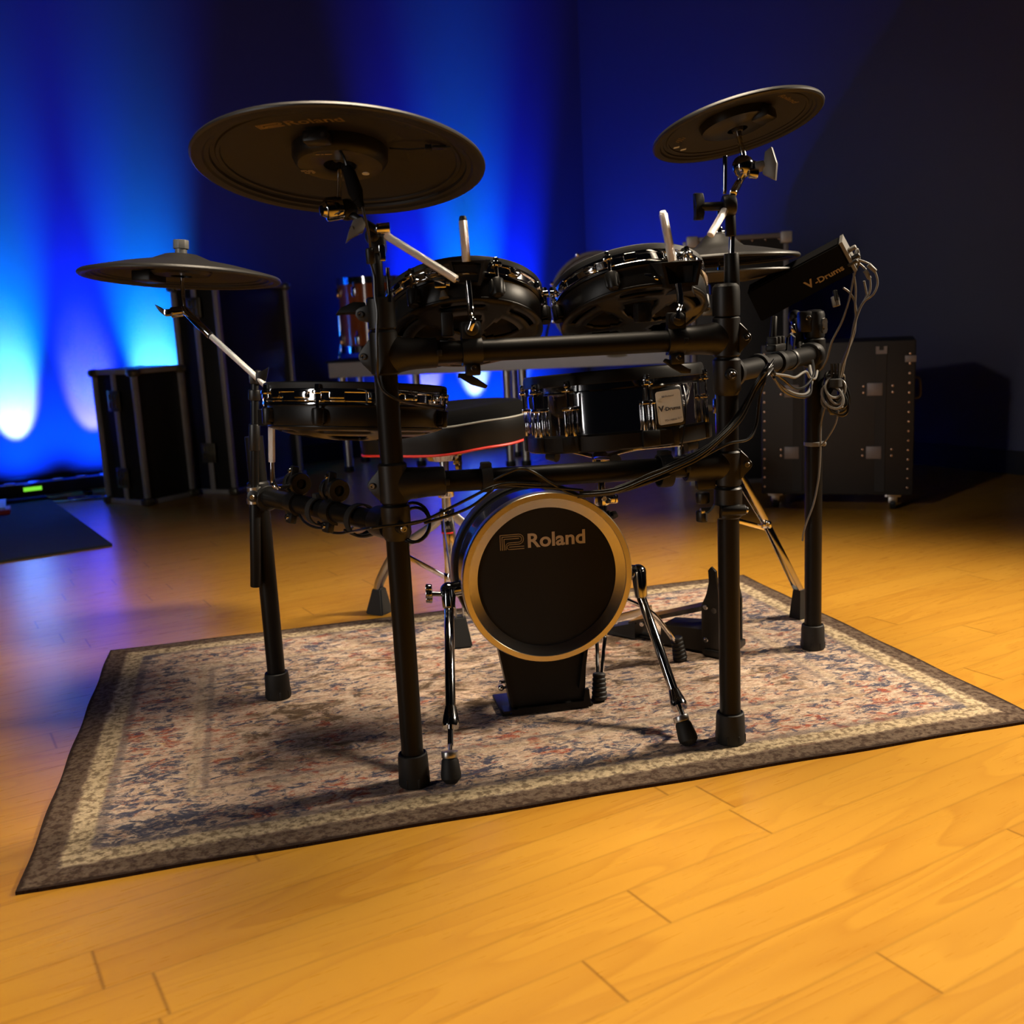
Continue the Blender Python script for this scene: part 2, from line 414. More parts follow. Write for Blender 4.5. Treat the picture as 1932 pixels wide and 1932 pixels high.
# rug
A0 = gr(30, 1680, 0); ang = math.radians(14.35)
RX, RY = V((math.cos(ang), math.sin(ang), 0)), V((-math.sin(ang), math.cos(ang), 0))
rc = A0+RX*RUG_W/2+RY*RUG_D/2
mb = MB(); NX, NY = 60, 40
for gz in (0,):
    g = [[None]*(NY+1) for _ in range(NX+1)]
    for i in range(NX+1):
        for j in range(NY+1):
            x, y = (i/NX-.5)*RUG_W, (j/NY-.5)*RUG_D
            e = min(RUG_W/2-abs(x), RUG_D/2-abs(y))
            g[i][j] = mb.nv((x+.0015*math.sin(y*23), y+.0015*math.sin(x*19+1), -.0005 if e > .004 else -.0025))
    for i in range(NX):
        for j in range(NY): mb.face((g[i][j], g[i+1][j], g[i+1][j+1], g[i][j+1]))
    bd = [e for e in mb.bm.edges if e.is_boundary]
    ex = bmesh.ops.extrude_edge_only(mb.bm, edges=bd)
    for v in [v for v in ex['geom'] if isinstance(v, bmesh.types.BMVert)]: v.co.z = FZ
    mb.bm.faces.new([v for v in [g[0][0], g[NX][0], g[NX][NY], g[0][NY]]]) if False else None
rug = build(mb, 'area_rug', rug_material(), None, 30)
rug.location = (rc.x, rc.y, 0); rug.rotation_euler = (0, 0, ang)
for v in rug.data.vertices: v.co += ORG[rug.name]
tag(rug, 'faded beige oriental rug with red and navy motifs under the drum kit', 'rug')

# dark mat at the left
a, b = gr(212, 1030, FZ), gr(85, 937, FZ); u = (b-a).normalized(); w = V((-u.y, u.x, 0)); Lm = (b-a).length
mb = MB(); pts = [a, b, b+w*1.7, a+w*1.7]
mb.hexa([V((p.x, p.y, FZ)) for p in pts], [V((p.x, p.y, FZ+.009)) for p in pts])
tag(build(mb, 'floor_mat', 'matt', smooth=False), 'dark navy floor mat lying by the blue wall', 'mat')
p = gr(5, 968, FZ+.009)
t = thing('lid_box', 'small pale blue flat box with a red edge lying on dark mat', 'box', (p.x, p.y, FZ+.009))
m_ = Matrix.Translation(p) @ Matrix.Rotation(math.radians(24), 4, 'Z')
mb = MB(m_); mb.box((-.05, 0, .012), (.17, .13, .024), bev=.003); build(mb, 'base', 'redplastic', t)
mb = MB(m_ @ Matrix.Translation((-.06, .03, .026)) @ Matrix.Rotation(math.radians(8), 4, 'X'))
mb.box((0, 0, .012), (.155, .15, .010), bev=.003); build(mb, 'lid', 'paper', t)
mb = MB(m_ @ Matrix.Translation((-.06, .03, .026)) @ Matrix.Rotation(math.radians(8), 4, 'X'))
mb.box((-.008, 0, .0176), (.11, .10, .002)); build(mb, 'panel', 'matt', t)

# uplights on the floor by the wall
def wallpt(X, off):                           # point 'off' metres in front of the left wall
    s = (X-CORNER.x)/LD.x; q = CORNER+LD*s; return q+NL*off
def lightbar(X, L, label, disp=None):
    c = wallpt(X, .20); t = thing('led_light_bar', label, 'stage light', (c.x, c.y, FZ))
    m = Matrix.Translation((c.x, c.y, FZ)) @ Matrix.Rotation(PI/6, 4, 'Z')
    mb = MB(m); mb.box((0, 0, .062), (L, .075, .066), bev=.006); build(mb, 'housing', 'plastic', t)
    mb = MB(m)
    for sx in (-1, 1): mb.box((sx*L*.36, 0, .013), (.03, .15, .026), bev=.004)
    build(mb, 'foot_bracket', 'rack', t)
    for i in range(9):
        mb = MB(m); x = (i/8-.5)*(L-.09); mb.cyl((x, 0, .094), (x, 0, .100), .026, .028, 16); build(mb, 'lens', 'lens', t)
    if disp is not None:
        mb = MB(m); mb.box((disp, -.0385, .066), (.085, .003, .020)); build(mb, 'display', 'green', t)
    return t
lightbar(-2.62, 1.0, 'black floor light bar with a small green display under blue wall', .10)
lightbar(-.30, .9, 'black floor light bar behind the drum riser')
def parcan(X, label):
    c = wallpt(X, .26); t = thing('par_light', label, 'stage light', (c.x, c.y, FZ))
    m = Matrix.Translation((c.x, c.y, FZ)) @ Matrix.Rotation(PI/6, 4, 'Z')
    mb = MB(m); mb.box((0, 0, .008), (.16, .13, .016), bev=.004)
    for sx in (-1, 1): mb.box((sx*.075, 0, .05), (.008, .03, .09), bev=.002)
    build(mb, 'yoke', 'plastic', t)
    mb = MB(m @ Matrix.Translation((0, 0, .06)) @ Matrix.Rotation(math.radians(-18), 4, 'X'))
    mb.lathe([(0, -.03), (.045, -.03), (.062, -.005), (.064, .034), (.058, .035), (.054, .022), (0, .022)], 28); build(mb, 'can', 'plastic', t)
    mb = MB(m @ Matrix.Translation((0, 0, .06)) @ Matrix.Rotation(math.radians(-18), 4, 'X'))
    mb.lathe([(0, .0225), (.053, .0225), (.05, .028), (0, .030)], 24); build(mb, 'lens', 'lens', t)
parcan(-2.06, 'small black par light on floor beside the low flight case')
c = gr(168, 942, FZ)
mb = MB(); mb.tube(spline([c+V(q) for q in ((.22, .1, .004), (.1, -.01, .004), (-.05, -.03, .004), (-.12, .03, .004), (-.02, .07, .004), (.06, .0, .011), (-.1, -.06, .004), (-.35, -.02, .004))], 8), .004, 6)
tag(build(mb, 'power_cord', 'cable'), 'thin black power cord coiled on floor left of the low flight case', 'cord')

# ------------------------------------------------------------------ road cases
def case_frame(o, ang, z0=FZ): return Matrix.Translation((o.x, o.y, z0)) @ Matrix.Rotation(math.radians(ang), 4, 'Z')
def edge_bars(m, w, d, h, t=.026, th=.004):
    mb = MB(m)
    for x in (0, w):
        for y in (0, d): mb.box((x, y, h/2), (t, t, h), bev=.005)
    for z in (0.0, h):
        zz = z+(t/2 if z == 0 else -t/2)
        for y in (0, d): mb.box((w/2, y, zz), (w, t, t), bev=.005)
        for x in (0, w): mb.box((x, d/2, zz), (t, d, t), bev=.005)
    return mb
def latchplate(m, s=.085):
    mb = MB(m); mb.box((0, -.004, 0), (s, .008, s*1.15), bev=.003)
    for i in range(3): mb.box((-s*.28+i*s*.28, -.010, 0), (s*.10, .010, s*.8), bev=.003)
    mb.box((0, -.014, .0), (s*.5, .006, s*.18), bev=.002)
    return mb
def flight_case(o, ang, w, d, h, label, latch_z, seam=True):
    t = thing('flight_case', label, 'flight case', (o.x, o.y, FZ)); m = case_frame(o, ang)
    mb = MB(m); mb.box((w/2, d/2, h/2), (w-.008, d-.008, h-.004), bev=.004); build(mb, 'body', 'lam', t)
    build(edge_bars(m, w, d, h), 'edge_trim', 'alu', t)
    mb = MB(m); mb.box((w*.5, -.006, h/2), (.030, .012, h-.03), bev=.003); build(mb, 'lid_seam', 'alu', t)
    for x in (0, w):
        for y in (0, d):
            for z in (.018, h-.018):
                mb = MB(m); mb.box((x, y, z), (.056, .056, .040), bev=.016); build(mb, 'corner_cap', 'latch', t)
    for z in latch_z:
        build(latchplate(m @ Matrix.Translation((w*.5, -.012, z))), 'latch', 'latch', t)
    return t
sc = gr(208, 948, FZ)
flight_case(sc, -32.5, .285, .27, .65, 'low black flight case with grey metal edges by blue wall', (.13, .50))
tc_ = gr(368, 931, FZ)
flight_case(tc_, -24, .255, .56, 1.035, 'tall black flight case with grey edges right of the low one', (.21, .92))

def road_case(name, label, o, ang, w, d, h, z0, mt, wheels=False):
    t = thing(name, label, 'road case', (o.x, o.y, FZ)); m = case_frame(o, ang, z0)
    mb = MB(m); mb.box((w/2, d/2, h/2), (w, d, h), bev=.006); build(mb, 'body', mt, t)
    return t, m
def rivet_proto():
    mb = MB(); mb.lathe([(0, -.0012), (.0042, 0), (.0034, .0022), (0, .0032)], 10, Matrix.Rotation(PI/2, 4, 'X')); return mb
big0 = gr(1437, 932, .055); bR = gr(1722, 935, .055); bw = (bR-big0).xy.length; bang = math.degrees(math.atan2(bR.y-big0.y, bR.x-big0.x))
big, m = road_case('road_case', 'wide black road case on castors with straps by dark wall', big0, bang, bw, .38, .585, .055, 'lam2')
RV = {}
def rivet(par, m, x, z, y=-.001):
    if 'me' not in RV:
        o = build(rivet_proto(), 'rivet', 'rivet', None); RV['me'] = o.data; RV['o'] = ORG[o.name].copy(); first = o
        for v in o.data.vertices: v.co += ORG[o.name]
        bpy.data.objects.remove(o)
    o = bpy.data.objects.new('rivet', RV['me']); COL.objects.link(o); o.parent = par
    o.matrix_parent_inverse = Matrix(); 
    o.matrix_local = Matrix.Translation(-par.location) @ m @ Matrix.Translation((x, y, z))
    return o
for i in range(15):
    rivet(big, m, .012, .03+i*.037); rivet(big, m, bw-.020, .03+i*.036)
for fx in (.245, .785):
    mb = MB(m); mb.box((bw*fx, -.0015, .29), (.036, .006, .55)); build(mb, 'strap', 'strap', big)
    for z in (.165, .405):
        mb = MB(m); mb.box((bw*fx-.022, -.004, z), (.055, .006, .048), bev=.002); build(mb, 'strap_plate', 'buckle', big)
        for dx in (-.062, .042):
            for dz in (-.012, .012): rivet(big, m, bw*fx+dx, z+dz)
mb = MB(m); mb.prism([(-.02, .014), (-.02, -.014), (.02, -.014), (.02, .014), (.008, .014), (.008, .0), (-.008, .0), (-.008, .014)], 0, .006, Matrix.Translation((bw*.785, -.004, .55)) @ Matrix.Rotation(PI/2, 4, 'X')); build(mb, 'clasp', 'buckle', big)
mb = MB(m); mb.box((bw-.018, -.003, .515), (.040, .006, .024), bev=.001); build(mb, 'label_plate', 'buckle', big)
mb = MB(m); mb.box((bw*.10, -.006, .578), (.07, .014, .016), bev=.003); build(mb, 'hinge', 'buckle', big)
mb = MB(m); mb.tube(spline([V((bw+.001, .1, .44)), V((bw+.018, .1, .43)), V((bw+.020, .1, .37)), V((bw+.001, .1, .36))], 6), .005, 8); build(mb, 'handle', 'latch', big)
for x in (.05, bw-.07):
    for y in (.05, .33):
        mb = MB(m); mb.box((x, y, -.006), (.06, .05, .012), bev=.002); mb.box((x, y, -.022), (.034, .03, .03), bev=.004)
        f = build(mb, 'castor', 'steel', big)
        mb = MB(m); mb.cyl((x-.011, y+.008, -.038), (x+.011, y+.008, -.038), .025, .025, 18, .004); build(mb, 'wheel', 'rubber', f)
tl = V((.853, 4.70, 0))
tall, m = road_case('road_case', 'tall grey fibre trunk with metal corners behind the wide road case', tl, -7.1, .405, .36, 1.105, FZ, 'lam2')
mb = edge_bars(m, .405, .36, 1.105, .022); build(mb, 'edge_trim', 'buckle', tall)
for x in (0, .405):
    for y in (0, .36):
        for z in (.02, 1.085):
            mb = MB(m); mb.box((x, y, z), (.05, .05, .05), bev=.006); build(mb, 'corner_cap', 'alu', tall)
for i in range(7): rivet(tall, m, .03+i*.0575, 1.078, -.012)
for i in range(16): rivet(tall, m, .006, .05+i*.063, -.012)
for z in (.78, .35):
    mb = MB(m); mb.box((.075, -.004, z), (.07, .008, .03), bev=.003); build(mb, 'clasp', 'latch', tall)

# ------------------------------------------------------------------ drum riser with an acoustic kit
ra, rb = V((-.957, 5.665, 0)), V((1.0, 5.45, 0)); ru = (rb-ra).normalized(); rw = V((-ru.y, ru.x, 0)); rL = (rb-ra).length
rm = Matrix.Translation((ra.x, ra.y, FZ)) @ Matrix.Rotation(math.atan2(ru.y, ru.x), 4, 'Z')
riser = thing('drum_riser', 'low grey edged drum riser on steel legs in the room corner', 'riser', ra+V((0, 0, FZ)))
mb = MB(rm); mb.box((rL/2, .24, .562), (rL, .48, .082), bev=.004); build(mb, 'frame', 'riser', riser)
mb = MB(rm); mb.box((rL/2, .24, .6075), (rL+.03, .50, .009), bev=.002); build(mb, 'deck', 'deck', riser)
for x, y in ((.06, .05), (.44, .20), (.965, .05), (1.05, .05), (1.88, .05), (.06, .43), (.965, .43), (1.88, .43)):
    mb = MB(rm); mb.cyl((x, y, .0), (x, y, .522), .024, .024, 18); l = build(mb, 'leg', 'steel', riser)
    mb = MB(rm); mb.cyl((x, y, .0), (x, y, .03), .028, .027, 18, .003); build(mb, 'foot_cap', 'rubber', l)
mb = MB(rm)
mb.prism([(.055*math.cos(2*PI*i/20), .010*math.sin(2*PI*i/20)) for i in range(20)], 0, .003, Matrix.Translation((1.56, -.0005, .575)) @ Matrix.Rotation(PI/2, 4, 'X'))
build(mb, 'badge', 'latch', riser)
RT_ = .604
def acoustic(name, label, c, r, z0, z1, nl=8, legs=True, cat='drum'):
    t = thing(name, label, cat, (c.x, c.y, RT_)); m = Matrix.Translation((c.x, c.y, 0))
    mb = MB(m); mb.lathe([(r*.93, z0), (r, z0), (r, z1), (r*.93, z1)], 48, loop=True); build(mb, 'shell', 'orange', t)
    for z, s in ((z0, -1), (z1, 1)):
        mb = MB(m); mb.lathe([(r*1.03, z-.016), (r*1.045, z-.016), (r*1.045, z+.016), (r*1.07, z+.018), (r*1.07, z+.022), (r*1.01, z+.022)], 48, loop=True); build(mb, 'hoop', 'chrome', t)
        mb = MB(m); mb.lathe([(0, z+.004*s), (r*1.0, z+.004*s), (r*1.02, z)], 40); build(mb, 'drum_head', 'paper' if s > 0 else 'head', t)
    for i in range(nl):
        a = 2*PI*(i+.5)/nl
        for z in (z0+.055, z1-.055):
            mb = MB(m @ Matrix.Rotation(a, 4, 'Z')); mb.box((r+.009, 0, z), (.018, .024, .05), bev=.005); mb.cyl((r*1.045, 0, z-.03), (r*1.045, 0, z+.05), .004, .004, 8); build(mb, 'lug', 'chrome', t)
    if legs:
        for i in range(3):
            a = 2*PI*i/3+.9
            mb = MB(m @ Matrix.Rotation(a, 4, 'Z')); mb.tube(spline([(r+.016, 0, z0+.2), (r+.016, 0, z0+.03), (r+.03, 0, RT_+.016)], 5), .006, 8); mb.ball((r+.031, 0, RT_+.012), .012, 10); build(mb, 'leg', 'chrome', t)
    return t
acoustic('floor_tom', 'orange lacquered floor tom at the left end of the riser', at(705, 600, 5.91), .185, .655, 1.025)
acoustic('floor_tom', 'orange lacquered floor tom at the right end of the riser', at(1345, 600, 5.72), .19, .655, .99)
bc = at(1128, 567, 5.62); ax = V((.10, .99, .03)).normalized(); r = .245
bd = thing('bass_drum', 'bass drum with a lavender grey hoop standing on the riser', 'drum', (bc.x, bc.y, RT_))
m = frame(bc, ax, (1, 0, 0))
mb = MB(m); mb.lathe([(r*.94, .03), (r, .03), (r, .30), (r*.94, .30)], 56, loop=True); build(mb, 'shell', 'orange', bd)
for z in (.0, .285):
    mb = MB(m); mb.lathe([(r*.985, z), (r*1.05, z), (r*1.06, z+.008), (r*1.06, z+.034), (r*1.05, z+.042), (r*.985, z+.042)], 56, loop=True); build(mb, 'hoop', 'felt', bd)
mb = MB(m); mb.lathe([(0, .018), (r*.7, .018), (r, .026)], 48); build(mb, 'drum_head', 'felt', bd)
for i in range(8):
    a = 2*PI*(i+.5)/8; mb = MB(m @ Matrix.Rotation(a, 4, 'Z')); mb.box((r*1.07, 0, .02), (.018, .02, .055), bev=.004); mb.cyl((r*1.09, 0, -.02), (r*1.09, 0, .11), .004, .004, 8); mb.box((r*1.03, 0, .11), (.02, .024, .05), bev=.004); build(mb, 'lug', 'chrome', bd)
for s in (-1, 1):
    mb = MB(m); a = V((s*r*.82, -r*.0, .07)); dn = bc+V((s*.30, -.02 if s < 0 else .0, 0)); dn = V((dn.x, dn.y+.06, RT_+.010))
    inv = m.inverted(); mb.tube([V((s*r*.98, 0, .08)), inv @ dn], .008, 10); mb.ball(inv @ dn, .012, 10); build(mb, 'spur', 'chrome', bd)
# ------------------------------------------------------------------ the drum rack
ZUP = V((0, 0, 1))
pFL, pFR, pBL, pBR = V((-.194, 1.694, 0)), V((.385, 1.807, 0)), V((-.532, 2.16, 0)), V((.687, 2.311, 0))
rack = thing('drum_rack', 'black tubular drum rack standing on the rug and holding the pads', 'drum rack', (.08, 1.95, 0))
def z_(p, z): return V((p.x, p.y, z))
PR = .0192
def post(p, top):
    mb = MB(); mb.cyl(z_(p, .012), z_(p, top), PR, PR, 32); o = build(mb, 'post', 'rack', rack)
    mb = MB(Matrix.Translation(p)); mb.lathe([(0, 0), (.0265, 0), (.0275, .003), (.0262, .048), (.0250, .0565), (.0228, .058), (.0205, .056), (0, .056)], 36)
    for i in range(16):
        a = 2*PI*i/16; mb.box((.0262*math.cos(a), .0262*math.sin(a), .010), (.004, .004, .016), Matrix(), .001) if i % 2 else None
    build(mb, 'rubber_foot', 'rubber', o); return o
post(pFL, .80); post(pFR, .80); post(pBL, .575); post(pBR, .765)
def crossbar(a, b, r=.0182):
    mb = MB(); mb.cyl(a, b, r, r, 32); return build(mb, 'crossbar', 'rack', rack)
uFL, uFR = z_(pFL, .743), z_(pFR, .740); lFL, lFR = z_(pFL, .531), z_(pFR, .520)
sFL, sBL = z_(pFL, .462), z_(pBL, .449); sFR, sBR = z_(pFR, .679), z_(pBR, .681)
crossbar(uFL, uFR); crossbar(lFL, lFR); crossbar(sFL, sBL, .0186); crossbar(sFR, sBR, .0190)
def bolt(par, c, d, r=.0055, L=.004):
    c, d = V(c), V(d).normalized(); mb = MB()
    mb.lathe([(0, 0), (r, 0), (r, L*.6), (r*.8, L), (r*.45, L), (r*.4, L*.4), (0, L*.4)], 14, frame(c, d, (0, 0, 1) if abs(d.z) < .9 else (1, 0, 0)))
    return build(mb, 'bolt', 'bolt', par)
def collar(p, z0, z1, r, name='collar', ears=None, split=None, boltside=1):
    """moulded sleeve round a post, with a bolt ear towards direction ears"""
    mb = MB(Matrix.Translation(p)); b = .003
    mb.lathe([(PR-.0005, z0), (r-b, z0), (r, z0+b), (r, z1-b), (r-b, z1), (PR-.0005, z1)], 36)
    o = None; bl = []
    if ears is not None:
        e = V(ears).normalized(); s = e.cross(ZUP)
        for zz in (z0+(z1-z0)*.5,) :
            m = frame(V((0, 0, zz)), s, e)
            mb.prism([(r*.4, -.013), (r*.95, -.013), (r+.012, -.0095), (r+.0175, -.002), (r+.0165, .006), (r+.010, .011), (r*.95, .014), (r*.4, .014)], -.012, .012, m, .0015)
            bl.append((p+V((0, 0, zz))+e*(r+.0085), s))
    o = build(mb, name, 'plastic', rack)
    for c, s in bl:
        for k in (-1, 1): bolt(o, c+s*k*.0118, s*k)
    return o
def tee(p, zc, z0, z1, d, r=.0232, L=.085, ears=None):
    """T joint: sleeve on the post, flared branch along d for a crossbar"""
    d = V(d).normalized(); b = .003
    mb = MB(Matrix.Translation(p))
    mb.lathe([(PR-.0005, z0), (r-b, z0), (r, z0+b), (r, z1-b), (r-b, z1), (PR-.0005, z1)], 36)
    m = frame((0, 0, zc), d, (0, 0, 1))
    hh = (z1-z0)*.5
    # flared branch: wide and deep where it grows out of the sleeve
    n = 36; rings = []
    for t, rz, rs in ((.0, hh*.98, r*.95), (.016, hh*.92, r*1.02), (.026, hh*.80, r*1.06), (.036, .0265, .0245), (.05, .0252, .0240), (L-.002, .0246, .0236), (L, .0236, .0226), (L, .0180, .0180)):
        rings.append([mb.nv(m @ V((math.cos(2*PI*i/n)*rz, math.sin(2*PI*i/n)*rs, t))) for i in range(n)])
    for a, c in zip(rings[:-1], rings[1:]):
        for i in range(n): mb.face((a[i], a[(i+1) % n], c[(i+1) % n], c[i]))
    mb.box((0, 0, L+.002), (.010, .050, .008), m, .001)
    bl = []
    if ears is not None:
        e = V(ears).normalized(); s = e.cross(ZUP); m2 = frame((0, 0, zc), s, e)
        mb.prism([(r*.3, -.030), (r*.95, -.026), (r+.010, -.011), (r+.0175, -.004), (r+.0175, .004), (r+.010, .011), (r*.95, .026), (r*.3, .030)], -.011, .011, m2, .0015)
        bl.append((p+V((0, 0, zc))+e*(r+.0085), s))
    o = build(mb, 'tee_joint', 'plastic', rack)
    for c, s in bl:
        for k in (-1, 1): bolt(o, c+s*k*.0108, s*k)
    return o
dF = (pFR-pFL).normalized(); dL = (pBL-pFL).normalized(); dR = (pBR-pFR).normalized()
camside = V((-.15, -1, 0)).normalized()
tee(pFL, .743, .712, .783, dF, ears=(-1, .15, 0)); tee(pFL, .531, .500, .568, dF, .0240, ears=(-1, .2, 0))
tee(pFR, .740, .708, .777, -dF, .0235, .080, ears=(1, -.1, 0)); tee(pFR, .520, .482, .545, -dF, .0235, .080, ears=(1, -.1, 0))
o = collar(pFL, .784, .836, .0228, 'top_clamp', ears=(-1, .1, 0))
mb = MB(); q = pFL+V((-.024, 0, .822)); mb.prism([(0, -.006), (.018, -.010), (.040, -.004), (.050, .006), (.036, .004), (.014, .010), (0, .006)], -.005, .005, frame(q, (0, -1, .35), (-1, -.1, -.1)), .0015); build(mb, 'wing_lever', 'plastic', o)
# side clamps: a split ring on the post holding the end of a side bar
def side_clamp(p, z0, z1, d, zc, r=.0245, L=.062, bz=None, bd=None):
    d = V(d).normalized(); mb = MB(Matrix.Translation(p)); b = .0035
    mb.lathe([(PR-.0005, z0), (r-b-.001, z0), (r, z0+.010), (r, z1-b), (r-b, z1), (PR-.0005, z1)], 36)
    m = frame((0, 0, zc), d, (0, 0, 1))
    mb.lathe([(.018, .012), (.0270, .012), (.0270, L-.003), (.0250, L), (.018, L)], 32, m)
    o = build(mb, 'side_clamp', 'plastic', rack)
    if bd is not None:
        e = V(bd).normalized(); mb = MB(); c = p+V((0, 0, zc))+e*r*.82
        mb.cyl(c, c+e*.016, .0105, .0095, 18, .002); k = build(mb, 'bolt_boss', 'plastic', o); bolt(k, c+e*.0155, e, .006)
    return o
side_clamp(pFL, .438, .499, dL, .462, bd=(.42, -.9, 0))
side_clamp(pBL, .418, .480, -dL, .449, .0235, .05)
side_clamp(pFR, .642, .706, dR, .679, .0240, .03, bd=(.05, -1, 0))
side_clamp(pBR, .645, .716, -dR, .681, .0235, .05)
# front-right post: rounded top cap and the hinge clamp low on it
mb = MB(Matrix.Translation(pFR)); mb.lathe([(PR-.001, .778), (.0232, .778), (.0236, .781), (.0236, .820), (.0225, .8275), (.018, .832), (.012, .833), (0, .833)], 36); build(mb, 'top_cap', 'plastic', rack)
o = collar(pFR, .424, .480, .0245, 'hinge_clamp')
mb = MB(); c = pFR+V((.012, -.022, .441)); mb.cyl(c+V((-.03, 0, 0)), c+V((.014, 0, 0)), .0095, .0095, 18, .002); k = build(mb, 'hinge_barrel', 'plastic', o); bolt(k, c+V((.014, 0, 0)), (1, 0, 0), .006)
mb = MB(); mb.box((0, 0, 0), (.004, .030, .056), frame(pFR+V((.004, -.0245, .455)), (0, 0, 1), (1, .2, 0)), .001) if False else mb.cyl(pFR+V((-.030, -.010, .441)), pFR+V((-.052, -.013, .441)), .006, .006, 14, .001); build(mb, 'wing_stud', 'steel', o)
mb = MB(); mb.prism([(-.011, -.012), (.004, -.015), (.012, -.006), (.013, .014), (.004, .017), (-.002, .006), (-.011, .004)], -.004, .004, frame(pFR+V((-.033, -.022, .436)), (.2, -1, 0), (1, 0, 0)), .0015); build(mb, 'wing_lever', 'modend', o)
for zz in (.430, .463):
    mb = MB(); c = pFR+V((-.046, -.004, zz)); mb.cyl(c-V((0, 0, .010)), c+V((0, 0, .010)), .0125, .0125, 20, .003); build(mb, 'clamp_knob', 'plastic', o)
mb = MB(); mb.box((0, 0, 0), (.034, .016, .020), frame(pFR+V((-.042, -.008, .489)), ZUP, (1, .2, 0)), .003); build(mb, 'clamp_plate', 'plastic', o)
# back-right post: rounded cap with a module arm clamp
mb = MB(Matrix.Translation(pBR)); mb.lathe([(PR-.001, .717), (.0215, .717), (.0222, .720), (.0222, .766), (.020, .773), (.013, .777), (0, .778)], 32); cap = build(mb, 'top_cap', 'plastic', rack)
mb = MB(); c = pBR+V((-.024, -.006, .752)); mb.box(c, (.026, .030, .046), None, .004); k = build(mb, 'arm_clamp', 'plastic', cap); bolt(k, c+V((.004, -.016, .008)), (0, -1, 0), .006)
mb = MB(); mb.wing(pBR+V((.010, -.022, .742)), (.2, -1, 0), ZUP, .018, .014, .004); build(mb, 'wing_screw', 'steel', cap)

# clamps riding on the bars; each holds the rod of a pad
def bar_clamp(c, d, r, out, up=.040, wing=True, lever=-1, name='pad_clamp'):
    """saddle round a bar at c (bar direction d), its plate facing out"""
    d = V(d).normalized(); out = V(out); out = (out-d*out.dot(d)).normalized(); w = d.cross(out)
    if w.z < 0: w = -w
    m = Matrix((d, out, w)).transposed().to_4x4(); m.translation = V(c)
    mb = MB(m); R = r+.0055; hw = .0165
    prof = [(R*math.sin(a), R*math.cos(a)) for a in [math.radians(x) for x in range(-100, 101, 10)]]
    outer = [(y, x) for x, y in prof]; inner = [(y*(r+.0008)/R, x*(r+.0008)/R) for x, y in prof[::-1]]
    # cross-section in (out, up)
    poly = outer + [(.006, R+.006), (.006, R-.0)][:0] + inner
    mb.prism(poly, -hw, hw, Matrix(((0, 0, 1, 0), (1, 0, 0, 0), (0, 1, 0, 0), (0, 0, 0, 1))))
    mb.box((0, .004, up*.5+r*.55), (hw*2, .016, up-r*.2), bev=.004)                       # head block above the bar
    mb.box((0, .006, -R-.006), (hw*1.5, .014, .020), bev=.003)                          # hinge below
    o = build(mb, name, 'plastic', rack)
    mb = MB(m); mb.lathe([(0, 0), (.0125, 0), (.0135, .004), (.0115, .010), (.0085, .012), (0, .012)], 22, frame((0, .010, up*.5+r*.9), (0, 1, 0), (1, 0, 0))); build(mb, 'rod_socket', 'plastic', o)
    bolt(o, m @ V((.001, .013, -R-.004)), out, .0058, .005)
    if wing:
        mb = MB(m); mb.prism([(-.024, -.012), (-.020, -.017), (.004, -.009), (.020, .004), (.0255, .003), (.024, .011), (.008, .010), (-.008, -.0)], -.004, .004, Matrix.Translation((0, .004, -R-.022)) @ frame((0, 0, 0), (0, 1, 0), (lever*-1, 0, 0)), .0015)
        build(mb, 'wing_lever', 'plastic', o)
    return o, m
def on(a, b, t): return a+(b-a)*t
cA = on(uFL, uFR, .242); cB = on(uFL, uFR, .842)
bar_clamp(cA, dF, .0182, camside, lever=1); bar_clamp(cB, dF, .0182, camside, lever=-1)
def small_clamp(t, wing):
    c = on(sFL, sBL, t); d = (sBL-sFL).normalized(); o, m = bar_clamp(c, d, .0186, (-.3, -.75, .2), .044, False)
    for k in (-1, 1):
        mb = MB(m); mb.lathe([(.010, -.007), (.0205, -.007), (.0218, -.004), (.0218, .004), (.0205, .007), (.010, .007)], 24, frame((k*.015, .006, .040), (1, 0, 0), (0, 0, 1)), True); build(mb, 'clamp_ring', 'plastic', o)
    mb = MB(m); mb.box((0, .016, .056), (.015, .016, .034), None, .004); e = build(mb, 'ear', 'plastic', o); bolt(e, m @ V((0, .024, .062)), m.to_3x3() @ V((0, 1, 0)), .0055)
    if wing:
        mb = MB(m); mb.prism([(-.008, 0), (.008, 0), (.006, .010), (.014, .030), (.006, .034), (-.002, .014)], -.003, .003, frame((.032, .0, .040), (0, 1, 0), (1, 0, 0)), .001); build(mb, 'wing_lever', 'plastic', o)
    else:
        mb = MB(m); mb.cyl((.030, -.006, .030), (.030, -.006, .052), .013, .012, 18, .002); build(mb, 'wing_lever', 'plastic', o)
    return o, m
small_clamp(.40, True); _, mLC = small_clamp(.68, False)
